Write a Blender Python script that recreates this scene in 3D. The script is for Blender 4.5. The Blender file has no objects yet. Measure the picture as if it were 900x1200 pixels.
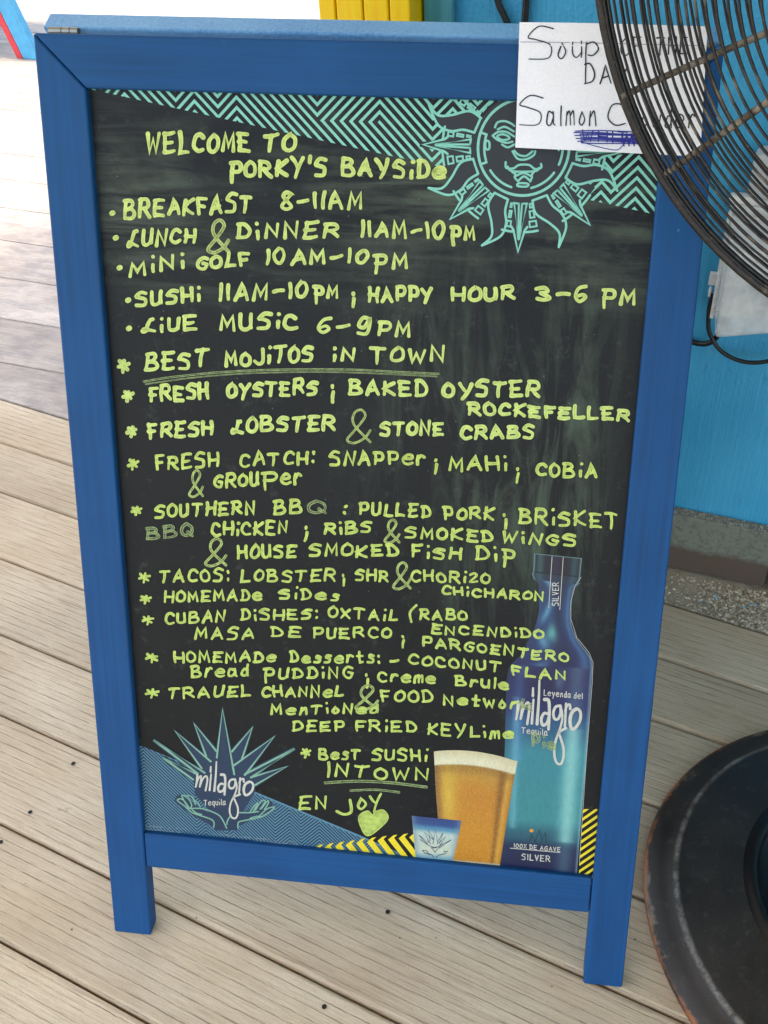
import bpy, math, random
from mathutils import Matrix, Vector
R = math.radians
random.seed(7)
S = bpy.context.scene
COL = S.collection

# ------------------------------------------------------------------ camera
cam_d = bpy.data.cameras.new('camera')
cam = bpy.data.objects.new('camera', cam_d); COL.objects.link(cam)
cam_d.sensor_fit = 'VERTICAL'; cam_d.sensor_height = 36.0
cam_d.lens = 1150.0 / 1200.0 * 36.0
cam_d.shift_x = (450 - 534.905909) / 1200.0
cam_d.shift_y = (581.749808 - 600) / 1200.0
cam_d.clip_start = 0.02; cam_d.clip_end = 2000
CR = ((0.993581, 0.112925, -0.006701), (0.065836, -0.625402, -0.777521), (-0.091992, 0.772089, -0.628822))
cam.matrix_world = Matrix(((CR[0][0], -CR[1][0], -CR[2][0], 0.494768),
                           (CR[0][1], -CR[1][1], -CR[2][1], -0.550484),
                           (CR[0][2], -CR[1][2], -CR[2][2], 1.174734),
                           (0, 0, 0, 1)))
S.camera = cam

# ------------------------------------------------------------------ light
SUN_EL, SUN_AZ = 70.0, 172.0            # degrees; azimuth counter-clockwise from +X
w = bpy.data.worlds.new('World'); S.world = w; w.use_nodes = True
nt = w.node_tree; bg = nt.nodes['Background']
sky = nt.nodes.new('ShaderNodeTexSky'); sky.sky_type = 'NISHITA'; sky.sun_disc = False
sky.sun_elevation = R(SUN_EL); sky.sun_rotation = R(90 - SUN_AZ)
sky.dust_density = 2.0
nt.links.new(sky.outputs[0], bg.inputs[0]); bg.inputs[1].default_value = 0.15
sl = bpy.data.lights.new('sun', 'SUN'); sl.energy = 1.0; sl.angle = R(10); sl.color = (1, .95, .88)
so = bpy.data.objects.new('sun', sl); COL.objects.link(so)
sd = Vector((math.cos(R(SUN_AZ)) * math.cos(R(SUN_EL)), math.sin(R(SUN_AZ)) * math.cos(R(SUN_EL)), math.sin(R(SUN_EL))))
so.rotation_euler = sd.to_track_quat('Z', 'Y').to_euler(); so.location = sd * 20
S.view_settings.view_transform = 'Standard'; S.view_settings.look = 'None'
S.view_settings.use_white_balance = True; S.view_settings.white_balance_temperature = 7700
S.view_settings.gamma = 1; S.view_settings.exposure = 2.18

# ------------------------------------------------------------------ helpers
def lin(c):
    return tuple((v / 255 / 12.92) if v / 255 <= .04045 else ((v / 255 + .055) / 1.055) ** 2.4 for v in c) + (1,)

def ob(name, vs, fs, mat, parent=None, smooth=False, rot=None, loc=None, uv=None):
    me = bpy.data.meshes.new(name); me.from_pydata([tuple(v) for v in vs], [], fs); me.update()
    if mat: me.materials.append(mat)
    if smooth: me.polygons.foreach_set('use_smooth', [True] * len(me.polygons))
    if uv:
        l = me.uv_layers.new(name='UVMap')
        for lp in me.loops: l.data[lp.index].uv = uv[lp.vertex_index]
    o = bpy.data.objects.new(name, me); COL.objects.link(o)
    if parent: o.parent = parent
    if rot: o.rotation_euler = rot
    if loc: o.location = loc
    return o

def empty(name, loc=(0, 0, 0), rz=0):
    o = bpy.data.objects.new(name, None); COL.objects.link(o); o.empty_display_size = .05
    o.location = loc; o.rotation_euler = (0, 0, rz); return o

def tag(o, label=None, cat=None, group=None, kind=None):
    if label: o['label'] = label
    if cat: o['category'] = cat
    if group: o['group'] = group
    if kind: o['kind'] = kind
    return o

def bev(o, wd=.002, seg=2):
    m = o.modifiers.new('bevel', 'BEVEL'); m.width = wd; m.segments = seg; m.limit_method = 'ANGLE'
    return o

def prism(poly, z0, z1):
    """polygon (x,y) counter-clockwise extruded from z0 to z1"""
    n = len(poly)
    vs = [(x, y, z0) for x, y in poly] + [(x, y, z1) for x, y in poly]
    fs = [tuple(range(n - 1, -1, -1)), tuple(range(n, 2 * n))]
    fs += [(i, (i + 1) % n, n + (i + 1) % n, n + i) for i in range(n)]
    return vs, fs

def box(x0, x1, y0, y1, z0, z1):
    return prism([(x0, y0), (x1, y0), (x1, y1), (x0, y1)], z0, z1)

def merge(*parts):
    V, F = [], []
    for v, f in parts:
        k = len(V); V += list(v); F += [tuple(i + k for i in q) for q in f]
    return V, F

def tube(pts, r, seg=8, closed=False, rfun=None):
    P = [Vector(p) for p in pts]; n = len(P); V = []; F = []
    up = None
    for i in range(n):
        a = P[(i - 1) % n] if (closed or i > 0) else P[i]
        b = P[(i + 1) % n] if (closed or i < n - 1) else P[i]
        t = (b - a).normalized()
        if up is None:
            up = Vector((0, 0, 1)) if abs(t.z) < .9 else Vector((1, 0, 0))
        s = t.cross(up).normalized(); up = s.cross(t).normalized()
        rr = rfun(i) if rfun else r
        for k in range(seg):
            an = 2 * math.pi * k / seg
            V.append(P[i] + (s * math.cos(an) + up * math.sin(an)) * rr)
    m = n if closed else n - 1
    for i in range(m):
        j = (i + 1) % n
        for k in range(seg):
            l = (k + 1) % seg
            F.append((i * seg + k, j * seg + k, j * seg + l, i * seg + l))
    if not closed:
        F.append(tuple(range(seg))); F.append(tuple((n - 1) * seg + k for k in range(seg - 1, -1, -1)))
    return V, F

def lathe(prof, seg=96):
    V, F = [], []
    for r, z in prof:
        for k in range(seg):
            a = 2 * math.pi * k / seg; V.append((r * math.cos(a), r * math.sin(a), z))
    for i in range(len(prof) - 1):
        for k in range(seg):
            l = (k + 1) % seg
            F.append((i * seg + k, i * seg + l, (i + 1) * seg + l, (i + 1) * seg + k))
    return V, F

def catmull(pts, sub=6, closed=None):
    P = [Vector(p) for p in pts]
    if closed is None: closed = (P[0] - P[-1]).length < 1e-6 and len(P) > 3
    if closed: P = P[:-1]
    n = len(P); out = []
    rng = range(n if closed else n - 1)
    for i in rng:
        g = (lambda k: P[k % n]) if closed else (lambda k: P[max(0, min(n - 1, k))])
        p0, p1, p2, p3 = g(i - 1), g(i), g(i + 1), g(i + 2)
        for s in range(sub):
            t = s / sub
            out.append(.5 * ((2 * p1) + (-p0 + p2) * t + (2 * p0 - 5 * p1 + 4 * p2 - p3) * t * t + (-p0 + 3 * p1 - 3 * p2 + p3) * t ** 3))
    out.append(out[0].copy() if closed else P[-1])
    return out

# ---------- material node helper
class N:
    def __init__(s, name):
        s.m = bpy.data.materials.new(name); s.m.use_nodes = True
        s.t = s.m.node_tree; s.b = s.t.nodes['Principled BSDF']; s.out = s.t.nodes['Material Output']
    def n(s, typ, **kw):
        x = s.t.nodes.new(typ)
        for k, v in kw.items():
            if k.startswith('i_'): x.inputs[k[2:].replace('_', ' ')].default_value = v
            else: setattr(x, k, v)
        return x
    def l(s, a, b): s.t.links.new(a, b)
    def coord(s, kind='Object', scale=(1, 1, 1), rot=(0, 0, 0), loc=(0, 0, 0)):
        c = s.n('ShaderNodeTexCoord'); m = s.n('ShaderNodeMapping')
        m.inputs['Scale'].default_value = scale; m.inputs['Rotation'].default_value = rot; m.inputs['Location'].default_value = loc
        s.l(c.outputs[kind], m.inputs[0]); return m.outputs[0]
    def noise(s, vec, scale, detail=4, rough=.5, dist=0):
        x = s.n('ShaderNodeTexNoise'); x.inputs['Scale'].default_value = scale; x.inputs['Detail'].default_value = detail
        x.inputs['Roughness'].default_value = rough; x.inputs['Distortion'].default_value = dist
        if vec: s.l(vec, x.inputs['Vector'])
        return x.outputs['Fac']
    def ramp(s, f, stops):
        r = s.n('ShaderNodeValToRGB'); e = r.color_ramp.elements
        while len(e) < len(stops): e.new(.5)
        for q, (p, c) in zip(e, stops):
            q.position = p; q.color = c if len(c) == 4 else tuple(c) + (1,)
        s.l(f, r.inputs[0]); return r.outputs[0]
    def mr(s, f, a, b, c=0, d=1):
        r = s.n('ShaderNodeMapRange'); s.l(f, r.inputs[0])
        for i, v in enumerate((a, b, c, d)): r.inputs[i + 1].default_value = v
        return r.outputs[0]
    def math(s, op, a, b=None, c=None, clamp=False):
        r = s.n('ShaderNodeMath', operation=op, use_clamp=clamp)
        for i, v in enumerate((a, b, c)):
            if v is None: continue
            if isinstance(v, (int, float)): r.inputs[i].default_value = v
            else: s.l(v, r.inputs[i])
        return r.outputs[0]
    def mix(s, f, a, b, typ='MIX'):
        r = s.n('ShaderNodeMix', data_type='RGBA', blend_type=typ)
        for k, v in ((0, f), (6, a), (7, b)):
            if isinstance(v, (int, float, tuple)): r.inputs[k].default_value = v
            else: s.l(v, r.inputs[k])
        return r.outputs[2]
    def set(s, col=None, rough=None, spec=None, metal=None):
        if col is not None:
            if isinstance(col, tuple): s.b.inputs['Base Color'].default_value = col
            else: s.l(col, s.b.inputs['Base Color'])
        if rough is not None:
            if isinstance(rough, (int, float)): s.b.inputs['Roughness'].default_value = rough
            else: s.l(rough, s.b.inputs['Roughness'])
        if spec is not None: s.b.inputs['Specular IOR Level'].default_value = spec
        if metal is not None: s.b.inputs['Metallic'].default_value = metal
    def bump(s, h, strength=.3, dist=.002):
        b = s.n('ShaderNodeBump'); b.inputs['Strength'].default_value = strength; b.inputs['Distance'].default_value = dist
        s.l(h, b.inputs['Height']); s.l(b.outputs[0], s.b.inputs['Normal'])
    def sep(s, v):
        x = s.n('ShaderNodeSeparateXYZ'); s.l(v, x.inputs[0]); return x.outputs

def paint(name, c1, c2, rough=.4, scale=(3, 60, 60), chips=None, spec=.5, bstr=.15):
    m = N(name); v = m.coord(scale=scale); n1 = m.noise(v, 1.0, 6, .6); v2 = m.coord(); n2 = m.noise(v2, 6, 4)
    col = m.mix(m.mr(n2, .3, .7), lin(c1), lin(c2)); col = m.mix(m.mr(n1, .35, .75, 0, .35), col, lin(tuple(min(255, int(x * 1.25 + 8)) for x in c1)))
    if chips:
        n3 = m.noise(v2, 90, 3, .6); col = m.mix(m.mr(n3, .73, .76), col, lin(chips))
    m.set(col, m.mr(n1, .2, .8, rough - .06, rough + .12), spec); m.bump(n1, bstr, .0008)
    return m.m

BLUE = ((4, 72, 122), (2, 60, 106))
M_blue_x = paint('frame_blue_paint_rails', *BLUE, rough=.5, spec=.22, chips=(60, 110, 160), scale=(4, 160, 160))
M_blue_y = paint('frame_blue_paint_posts', *BLUE, rough=.5, spec=.22, chips=(60, 110, 160), scale=(160, 4, 160))
M_blue_r = paint('frame_blue_rear_sunlit', (112, 168, 208), (70, 130, 184), rough=.3, scale=(300, 300, 300), bstr=.9)  # frame blue lightened, sunlight on the rear leaf put into the colour

# ------------------------------------------------------------------ deck (setting)
def wood(name, base, dark, light, groove=.0128, gstr=1.0, grey=None):
    m = N(name); tc = m.n('ShaderNodeTexCoord'); oi = m.n('ShaderNodeObjectInfo'); rnd = oi.outputs['Random']
    # per plank offset so no two planks share their grain
    add = m.n('ShaderNodeVectorMath', operation='ADD'); cmb = m.n('ShaderNodeCombineXYZ')
    m.l(m.math('MULTIPLY', rnd, 37.0), cmb.inputs[0]); m.l(m.math('MULTIPLY', rnd, 11.0), cmb.inputs[2])
    m.l(tc.outputs['Object'], add.inputs[0]); m.l(cmb.outputs[0], add.inputs[1]); P = add.outputs[0]
    def mp(sc):
        q = m.n('ShaderNodeMapping'); q.inputs['Scale'].default_value = sc; m.l(P, q.inputs[0]); return q.outputs[0]
    fine = m.noise(mp((25, 500, 100)), 1, 6, .65); blot = m.noise(mp((4, 7, 4)), 1, 5, .6); speck = m.noise(mp((300, 500, 300)), 1, 3, .7)
    wob = m.noise(mp((7, 9, 7)), 1, 4, .6); wob2 = m.noise(mp((90, 40, 60)), 1, 3, .6); wet = m.noise(mp((12, 30, 12)), 1, 4, .7)
    col = m.mix(m.mr(blot, .3, .72), lin(base), lin(light))
    col = m.mix(m.mr(fine, .42, .7, 0, .4), col, lin(dark))
    col = m.mix(m.mr(speck, .55, .75, 0, .4), col, lin(dark))
    if grey: col = m.mix(m.mr(wet, .4, .62, 0, .8), col, lin(grey))
    # fluted lines along the plank, slightly wandering and broken
    sx = m.sep(tc.outputs['Object'])
    y = m.math('ADD', sx[1], m.math('MULTIPLY', m.math('SUBTRACT', wob, .5), .0035))
    y = m.math('ADD', y, m.math('MULTIPLY', m.math('SUBTRACT', wob2, .5), .0016))
    fr = m.math('FRACT', m.math('DIVIDE', y, groove))
    d = m.math('ABSOLUTE', m.math('SUBTRACT', fr, .5))
    g = m.mr(d, .02, .06, 1, 0)
    brk = m.mr(m.noise(mp((30, 120, 30)), 1, 4, .7), .36, .56, .1, 1)
    g = m.math('MULTIPLY', g, brk); g = m.math('MULTIPLY', g, m.mr(m.noise(mp((3.2, 5, 3)), 1, 4, .6), .38, .58, .35, 1))
    strk = m.noise(mp((9, 190, 30)), 1, 6, .7); col = m.mix(m.mr(strk, .54, .72, 0, .5), col, lin(dark)); big = m.noise(mp((2.2, 3.5, 2)), 1, 3, .5); col = m.mix(m.mr(big, .45, .68, 0, .35), col, lin(tuple(int(c * .92) for c in dark)))
    col = m.mix(m.math('MULTIPLY', g, .62 * gstr), col, lin(tuple(int(c * .42) for c in dark)))
    sp2 = m.noise(mp((16, 22, 16)), 1, 6, .75)
    col = m.mix(m.mr(sp2, .66, .74, 0, .35), col, lin(tuple(int(c * .62) for c in dark)))
    tint = m.n('ShaderNodeHueSaturation'); m.l(m.mr(rnd, 0, 1, .84, 1.06), tint.inputs['Value']); m.l(col, tint.inputs['Color'])
    m.set(tint.outputs[0], .72, .3)
    h = m.math('SUBTRACT', m.math('MULTIPLY', fine, .35), g)
    m.bump(m.math('ADD', h, m.math('MULTIPLY', speck, .5)), .6, .0014)
    return m.m
M_deck = wood('deck_composite_wood', (208, 186, 154), (146, 120, 92), (224, 208, 180))
M_far = wood('boardwalk_weathered_wood', (196, 182, 170), (142, 122, 108), (212, 202, 190), gstr=.35, grey=(156, 150, 146))

dk = N('deck_underside'); dk.set(lin((120, 92, 78)), .9); M_under = dk.m

ground = ob('ground', *box(-600, 600, -600, 600, -.62, -.6), N('ground_dirt').m)
gm = ground.data.materials[0]; gm.node_tree.nodes['Principled BSDF'].inputs['Base Color'].default_value = lin((150, 140, 118)); gm.node_tree.nodes['Principled BSDF'].inputs['Roughness'].default_value = .9
tag(ground, kind='structure')

AD = R(-18.7); nd = Vector((-math.sin(AD), math.cos(AD), 0)); dd = Vector((math.cos(AD), math.sin(AD), 0))
# measured offset of the near-deck joints along nd
J0 = [-.1945 + .0 - .134 * k for k in range(8, 0, -1)] + [-.1945, -.069, .057, .1945, .3285, .4655, .6045, .7275, .853]
# offsets were measured against (.342,.94); nd here is (.3206,.9472): re-fit from known points
def nofs(x, y): return nd.x * x + nd.y * y
pts_j = [(-.135, -.0257), (.0231, .0495), (-.2678, .2948), (.6417, .117), (.6626, .2549), (.7227, .3844), (.7839, .6213)]
J = [nofs(*p) for p in pts_j]            # seven measured joints
J = [J[0], J[1], J[2], J[3], J[4], J[5], (J[5] + J[6]) / 2, J[6]]
while J[0] > -3.0: J.insert(0, J[0] - .1345)
deck = ob('deck', *box(-6, 6, -4, J[-1] - .004, -.09, -.045), M_under)
deck.rotation_euler = (0, 0, AD); tag(deck, kind='structure')
plank_mesh = {}
def plank(parent, x0, x1, y0, y1, mat, th=.026, gap=.0026):
    w_ = (y1 - y0 - gap) / 2; L = (x1 - x0) / 2 - .0015; e = .0052
    key = (round(w_, 4), round(L, 3), mat.name)
    if key not in plank_mesh:
        prof = [(-w_, -th), (w_, -th), (w_, -e), (w_ - e * .3, -e * .3), (w_ - e, 0), (-w_ + e, 0), (-w_ + e * .3, -e * .3), (-w_, -e)]
        n = len(prof); V = [(-L, y, z) for y, z in prof] + [(L, y, z) for y, z in prof]
        F = [tuple(range(n - 1, -1, -1)), tuple(range(n, 2 * n))] + [(i, (i + 1) % n, n + (i + 1) % n, n + i) for i in range(n)]
        me = bpy.data.meshes.new('plank'); me.from_pydata(V, [], F); me.materials.append(mat); plank_mesh[key] = me
    o = bpy.data.objects.new('plank', plank_mesh[key]); COL.objects.link(o); o.parent = parent
    o.location = ((x0 + x1) / 2, (y0 + y1) / 2, random.uniform(-.0006, .0003)); return o
for i in range(len(J) - 1):
    if i % 2: plank(deck, -5.0, 4.0, J[i], J[i + 1], M_deck)
    else: plank(deck, -5.6, 4.4, J[i], J[i + 1], M_deck)

# far boardwalk, boards turned a few degrees from the near deck
AF = R(-11.0)
far = ob('boardwalk', *box(-7, 7, -1.6, 9, -.085, -.06), M_under)
far.location = (-.728, 1.168, 0); far.rotation_euler = (0, 0, AF); tag(far, kind='structure')
JF = []
ca, sa = math.cos(AF), math.sin(AF)
def toF(x, y):
    X, Y = x + .728, y - 1.168
    return X * ca + Y * sa, -X * sa + Y * ca
JF = [toF(*p)[1] for p in ((-.70, 1.257), (-.80, 1.4577), (-.907, 1.672), (-1.0168, 1.8936))]
st = JF[-1] - JF[-2]
while JF[-1] < 8.6: JF.append(JF[-1] + .196)
JF.insert(0, JF[0] - .155)
allJ = sorted(JF)
while allJ[0] > -1.5: allJ.insert(0, allJ[0] - .165)
exa = toF(*(nd * (J[-1] + .003) + dd * -6.5)[:2]); exb = toF(*(nd * (J[-1] + .003) + dd * 3.0)[:2])
def edge_x(y): return exa[0] + (y - exa[1]) * (exb[0] - exa[0]) / (exb[1] - exa[1])
def edge_y(x): return exa[1] + (x - exa[0]) * (exb[1] - exa[1]) / (exb[0] - exa[0])
for i in range(len(allJ) - 1):
    y0, y1 = allJ[i] + .0018, allJ[i + 1] - .0018
    x_end = 1.02
    xl = -6.4 + (i % 3) * .5
    # polygon clipped so it stays beyond the near deck's edge
    P = [(xl, y0), (x_end, y0), (x_end, y1), (xl, y1)]
    out = []
    for k in range(4):
        a, b = P[k], P[(k + 1) % 4]
        ia, ib = a[1] - edge_y(a[0]) > 0, b[1] - edge_y(b[0]) > 0
        if ia: out.append(a)
        if ia != ib:
            fa, f2 = a[1] - edge_y(a[0]), b[1] - edge_y(b[0]); t = fa / (fa - f2)
            out.append((a[0] + (b[0] - a[0]) * t, a[1] + (b[1] - a[1]) * t))
    if len(out) < 3: continue
    vs, fs = prism(out, -.026, random.uniform(-.001, 0)); bev(ob('plank', vs, fs, M_far, far), .0025, 2)

# ------------------------------------------------------------------ wall
AW = R(-12.5); W0 = Vector((.712, .7546, 0))
conc = N('concrete_strip'); v = conc.coord(); a = conc.noise(v, 30, 8, .7); b = conc.noise(v, 260, 4, .7); c = conc.noise(v, 9, 4)
cc = conc.mix(conc.mr(a, .35, .65), lin((160, 148, 126)), lin((190, 180, 156))); cc = conc.mix(conc.mr(b, .55, .7, 0, .6), cc, lin((82, 70, 58))); cc = conc.mix(conc.mr(c, .5, .62, 0, .7), cc, lin((188, 178, 156)))
conc.set(cc, .9, .2); conc.bump(conc.math('ADD', a, conc.math('MULTIPLY', b, .4)), .9, .006)
pa = nd * (J[-1] + .003) + dd * -.2; pb = nd * (J[-1] + .003) + dd * 2.6
wdv = Vector((math.cos(AW), math.sin(AW), 0)); wnv = Vector((-math.sin(AW), math.cos(AW), 0))
pc = W0 + wdv * 2.2 + wnv * .02; pd = W0 - wdv * .42 + wnv * .02
cs = ob('concrete_strip', *prism([(p.x, p.y) for p in (pa, pb, pc, pd)], -.1, -.004), conc.m)
tag(cs, kind='structure')

wall = empty('painted_wall', W0, AW)
tag(wall, 'bright blue painted plank wall with weathered grey baseboard behind the sign', 'wall')
mw = N('blue_wall_paint'); v = mw.coord(); vg = mw.coord(scale=(220, 10, 6)); n1 = mw.noise(vg, 1, 6, .6); n2 = mw.noise(v, 5, 4); n3 = mw.noise(v, 160, 3, .6); n4 = mw.noise(mw.coord(scale=(60, 20, 22)), 1, 5, .75)
cw = mw.mix(mw.mr(n2, .35, .65), lin((36, 154, 198)), lin((54, 170, 212))); cw = mw.mix(mw.mr(n1, .5, .75, 0, .3), cw, lin((104, 196, 230))); cw = mw.mix(mw.mr(n4, .60, .70, 0, .5), cw, lin((22, 104, 150)))
mw.set(cw, .5, .4); mw.bump(mw.math('ADD', mw.math('MULTIPLY', n1, .8), mw.math('MULTIPLY', mw.math('ADD', n3, n4), .6)), .8, .0035)
x = -.545
while x < 2.2:       # T1-11 style siding boards, butt to butt with a shallow groove
    wd_ = 1.22
    bev(ob('siding_sheet', *box(x + .001, x + wd_ - .001, 0, .016, .118, 2.5), mw.m, wall), .0025, 2); x += wd_
ob('wall_core', *box(-.54, 2.2, .0165, .10, .0, 2.5), M_under, wall)
mb = N('weathered_baseboard'); v = mb.coord(); sx = mb.sep(v); n1 = mb.noise(v, 14, 6, .7); n2 = mb.noise(v, 120, 4, .7); n3 = mb.noise(v, 45, 5, .7)
up = mb.math('ADD', sx[2], mb.math('MULTIPLY', mb.math('SUBTRACT', n1, .5), .045))
up = mb.math('ADD', up, mb.math('MULTIPLY', sx[0], -.02))
cb = mb.mix(mb.mr(up, .046, .060), lin((96, 82, 72)), lin((120, 126, 115)))
cb = mb.mix(mb.mr(n2, .45, .68, 0, .7), cb, lin((92, 84, 76))); cb = mb.mix(mb.mr(n3, .68, .72), cb, lin((172, 166, 150)))
mb.set(cb, .85, .2); mb.bump(mb.math('ADD', n2, n3), .7, .002)
bev(ob('baseboard', *box(-.45, .166, -.022, -.0005, .003, .122), mb.m, wall), .003, 2)
bev(ob('baseboard', *box(.172, 1.6, -.022, -.0005, .003, .124), mb.m, wall), .003, 2)

post = empty('yellow_post', W0 - wdv * .4875 - wnv * .003, AW)
tag(post, 'bright yellow grooved post at the left end of the blue wall', 'post')
my = paint('yellow_post_paint', (255, 205, 10), (250, 190, 4), rough=.4, scale=(200, 200, 8), bstr=.5)
for k, (a_, b_) in enumerate(((-.068, -.0445), (-.0425, -.006), (-.004, .030), (.032, .060))):
    bev(ob('board', *box(a_, b_, -.058, -.036, 0, 2.5), my, post), .002, 2)
ob('post_core', *box(-.066, .058, -.036, -.0, 0, 2.499), my, post)
mt = paint('post_shadow_teal', (64, 148, 160), (58, 138, 154), rough=.45, scale=(120, 120, 6), bstr=.3)  # teal tone of the blue wall where the post shades it
bev(ob('post_shadow_strip', *box(.0615, .101, -.014, -.001, .125, 2.499), mt, post), .002, 2)  # added strip, coloured as the post's cast shadow on the wall

# porch roof (outside the picture, shades the sign)
rf = N('porch_ceiling_paint'); rf.set(lin((226, 224, 214)), .7)
roof = ob('ceiling', *prism([(-2.03, -1.0), (-.4, -1.7), (4.6, -4.6), (4.6, 2.35), (-2.03, 2.35)], 2.505, 2.60), rf.m); tag(roof, kind='structure')

# ------------------------------------------------------------------ the sign
LEAN = 21.0
sign = empty('sidewalk_chalkboard_sign')
tag(sign, 'blue wooden A-frame chalkboard with handwritten lime-green menu standing on the deck', 'sign')
RX = (R(90 - LEAN), 0, 0)
BW, BH = .62, 1.0105
PW = .0465
TL_, BL_, BR_, = .9645, .1005, .1485
ty = -.0077
def leaf(name, poly, z0, z1, mat, foot=False):
    vs, fs = prism(poly, z0, z1)
    if foot:   # cut the foot flat on the floor
        vs = [(x, (y - z * math.tan(R(LEAN)) if y < .01 else y), z) for x, y, z in vs]
    return bev(ob(name, vs, fs, mat, sign, rot=RX), .0022, 3)
leaf('side_rail', [(0, .0), (PW, 0), (PW, TL_ - .0004), (0, BH - .0004)], -.02, 0, M_blue_y, True)
leaf('side_rail', [(BW - PW + .001, .0), (BW, 0), (BW, BH - .0004), (BW - PW + .001, TL_ - .0004)], -.02, 0, M_blue_y, True)
leaf('top_rail', [(PW + .0004, TL_), (BW - PW, TL_), (BW, BH), (0.0, BH)], -.0202, -.0002, M_blue_x)
leaf('bottom_rail', [(PW + .0005, BL_), (BW - PW, BL_), (BW - PW, BR_), (PW + .0005, BR_)], -.0195, -.0012, M_blue_x)

# chalkboard panel
mp_ = N('chalkboard_surface'); v = mp_.coord(); sx = mp_.sep(v)
n1 = mp_.noise(mp_.coord(scale=(7, 60, 7), rot=(0, 0, R(8))), 1, 6, .65, .6)     # horizontal wipes
n2 = mp_.noise(mp_.coord(scale=(30, 4.2, 7), rot=(0, 0, R(-9))), 1, 6, .7, 1.3)     # vertical streaks
n3 = mp_.noise(v, 900, 2, .6); n4 = mp_.noise(v, 7, 5, .6); n5 = mp_.noise(v, 60, 6, .75)
base = mp_.mix(mp_.mr(n4, .3, .7), lin((12, 15, 18)), lin((24, 26, 27)))
mx1 = mp_.math('MULTIPLY', mp_.mr(sx[1], .76, .84), mp_.mr(sx[1], .97, .91)); mx1 = mp_.math('MULTIPLY', mx1, mp_.mr(n4, .36, .60))
base = mp_.mix(mp_.math('MULTIPLY', mp_.mr(n1, .42, .75, 0, .8), mx1), base, lin((96, 112, 96)))
mx2 = mp_.math('MULTIPLY', mp_.mr(sx[0], .26, .44), mp_.mr(sx[1], .38, .52)); mx2 = mp_.math('MULTIPLY', mx2, mp_.mr(sx[0], .57, .52)); mx2 = mp_.math('MULTIPLY', mx2, mp_.mr(sx[1], .86, .76))
base = mp_.mix(mp_.math('MULTIPLY', mp_.mr(n2, .48, .80, 0, .8), mp_.math('MULTIPLY', mx2, mp_.mr(n4, .36, .58, .25, 1))), base, lin((92, 112, 94)))
base = mp_.mix(mp_.mr(n5, .56, .78, 0, .3), base, lin((96, 104, 92)))
base = mp_.mix(mp_.mr(n3, .6, .8, 0, .25), base, lin((90, 84, 80)))
vo = mp_.n('ShaderNodeTexVoronoi'); vo.inputs['Scale'].default_value = 55; mp_.l(v, vo.inputs['Vector'])
base = mp_.mix(mp_.math('MULTIPLY', mp_.mr(vo.outputs['Distance'], .045, .03), .35), base, lin((140, 148, 130)))
mp_.set(base, mp_.mr(n4, .2, .8, .42, .54), .22); mp_.bump(n3, .15, .0005)
panel = ob('chalkboard_panel', *box(PW - .006, BW - PW + .006, BR_ - .006, TL_ + .006, -.013, -.008), mp_.m, sign, rot=RX)

# hinge pair between the two leaves
mh = N('hinge_metal'); mh.set(lin((150, 148, 138)), .4, .5, .8)
def rear_mat(): return (R(90 + LEAN), 0, 0), (0, .3865, .9425)
RR, RL = rear_mat()
def rleaf(name, poly, z0, z1, mat):
    vs, fs = prism(poly, z0, z1)
    vs = [(x, (y - (z) * math.tan(R(-LEAN)) * -1 if y < -.99 else y), z) for x, y, z in vs]
    return bev(ob(name, vs, fs, mat, sign, rot=RR, loc=RL), .002, 2)
RB = -1.0095
rleaf('rear_side_rail', [(-.002, RB), (PW, RB), (PW, -.0465), (-.002, -.0005)], -.021, 0, M_blue_r)
rleaf('rear_side_rail', [(BW - PW, RB), (BW + .002, RB), (BW + .002, -.0005), (BW - PW, -.0465)], -.021, 0, M_blue_r)
rleaf('rear_top_rail', [(PW + .0004, -.046), (BW - PW - .0004, -.046), (BW + .002, 0), (-.002, 0)], -.0212, -.0002, M_blue_r)
rleaf('rear_bottom_rail', [(PW + .0005, -.91), (BW - PW - .0005, -.91), (BW - PW - .0005, -.862), (PW + .0005, -.862)], -.0195, -.001, M_blue_r)
ob('rear_panel', *box(PW - .006, BW - PW + .006, -.868, -.04, -.013, -.008), mp_.m, sign, rot=RR, loc=RL)
for hx in (.005, .585):
    hv = []
    for a_, b_ in ((0, .0125), (.0132, .0205), (.0212, .0285)):
        hv.append(tube([(hx + a_, .3845, .9395), (hx + b_, .3845, .9395)], .0036, 10))
    hv.append(box(hx, hx + .0285, .372, .3835, .9365, .9385))
    ob('hinge', *merge(*hv), mh.m, sign)

# --- photo digitised marks -> board metres (plane homographies)
H8 = ((8.197276830e-04, -7.362606719e-05, -3.255940899e-02), (1.069912739e-04, -9.688120840e-04, 1.037941846), (8.926240212e-05, -2.526759337e-04, 1.0))
H3 = ((8.106799281e-04, -7.422558391e-05, -2.640758592e-02), (1.066797242e-04, -9.601611677e-04, 1.036326), (8.926240212e-05, -2.526759337e-04, 1.0))
def hm(H, x, y):
    d = H[2][0] * x + H[2][1] * y + 1
    return (H[0][0] * x + H[0][1] * y + H[0][2]) / d, (H[1][0] * x + H[1][1] * y + H[1][2]) / d
def b8(p): return hm(H8, p[0], p[1])

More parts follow.
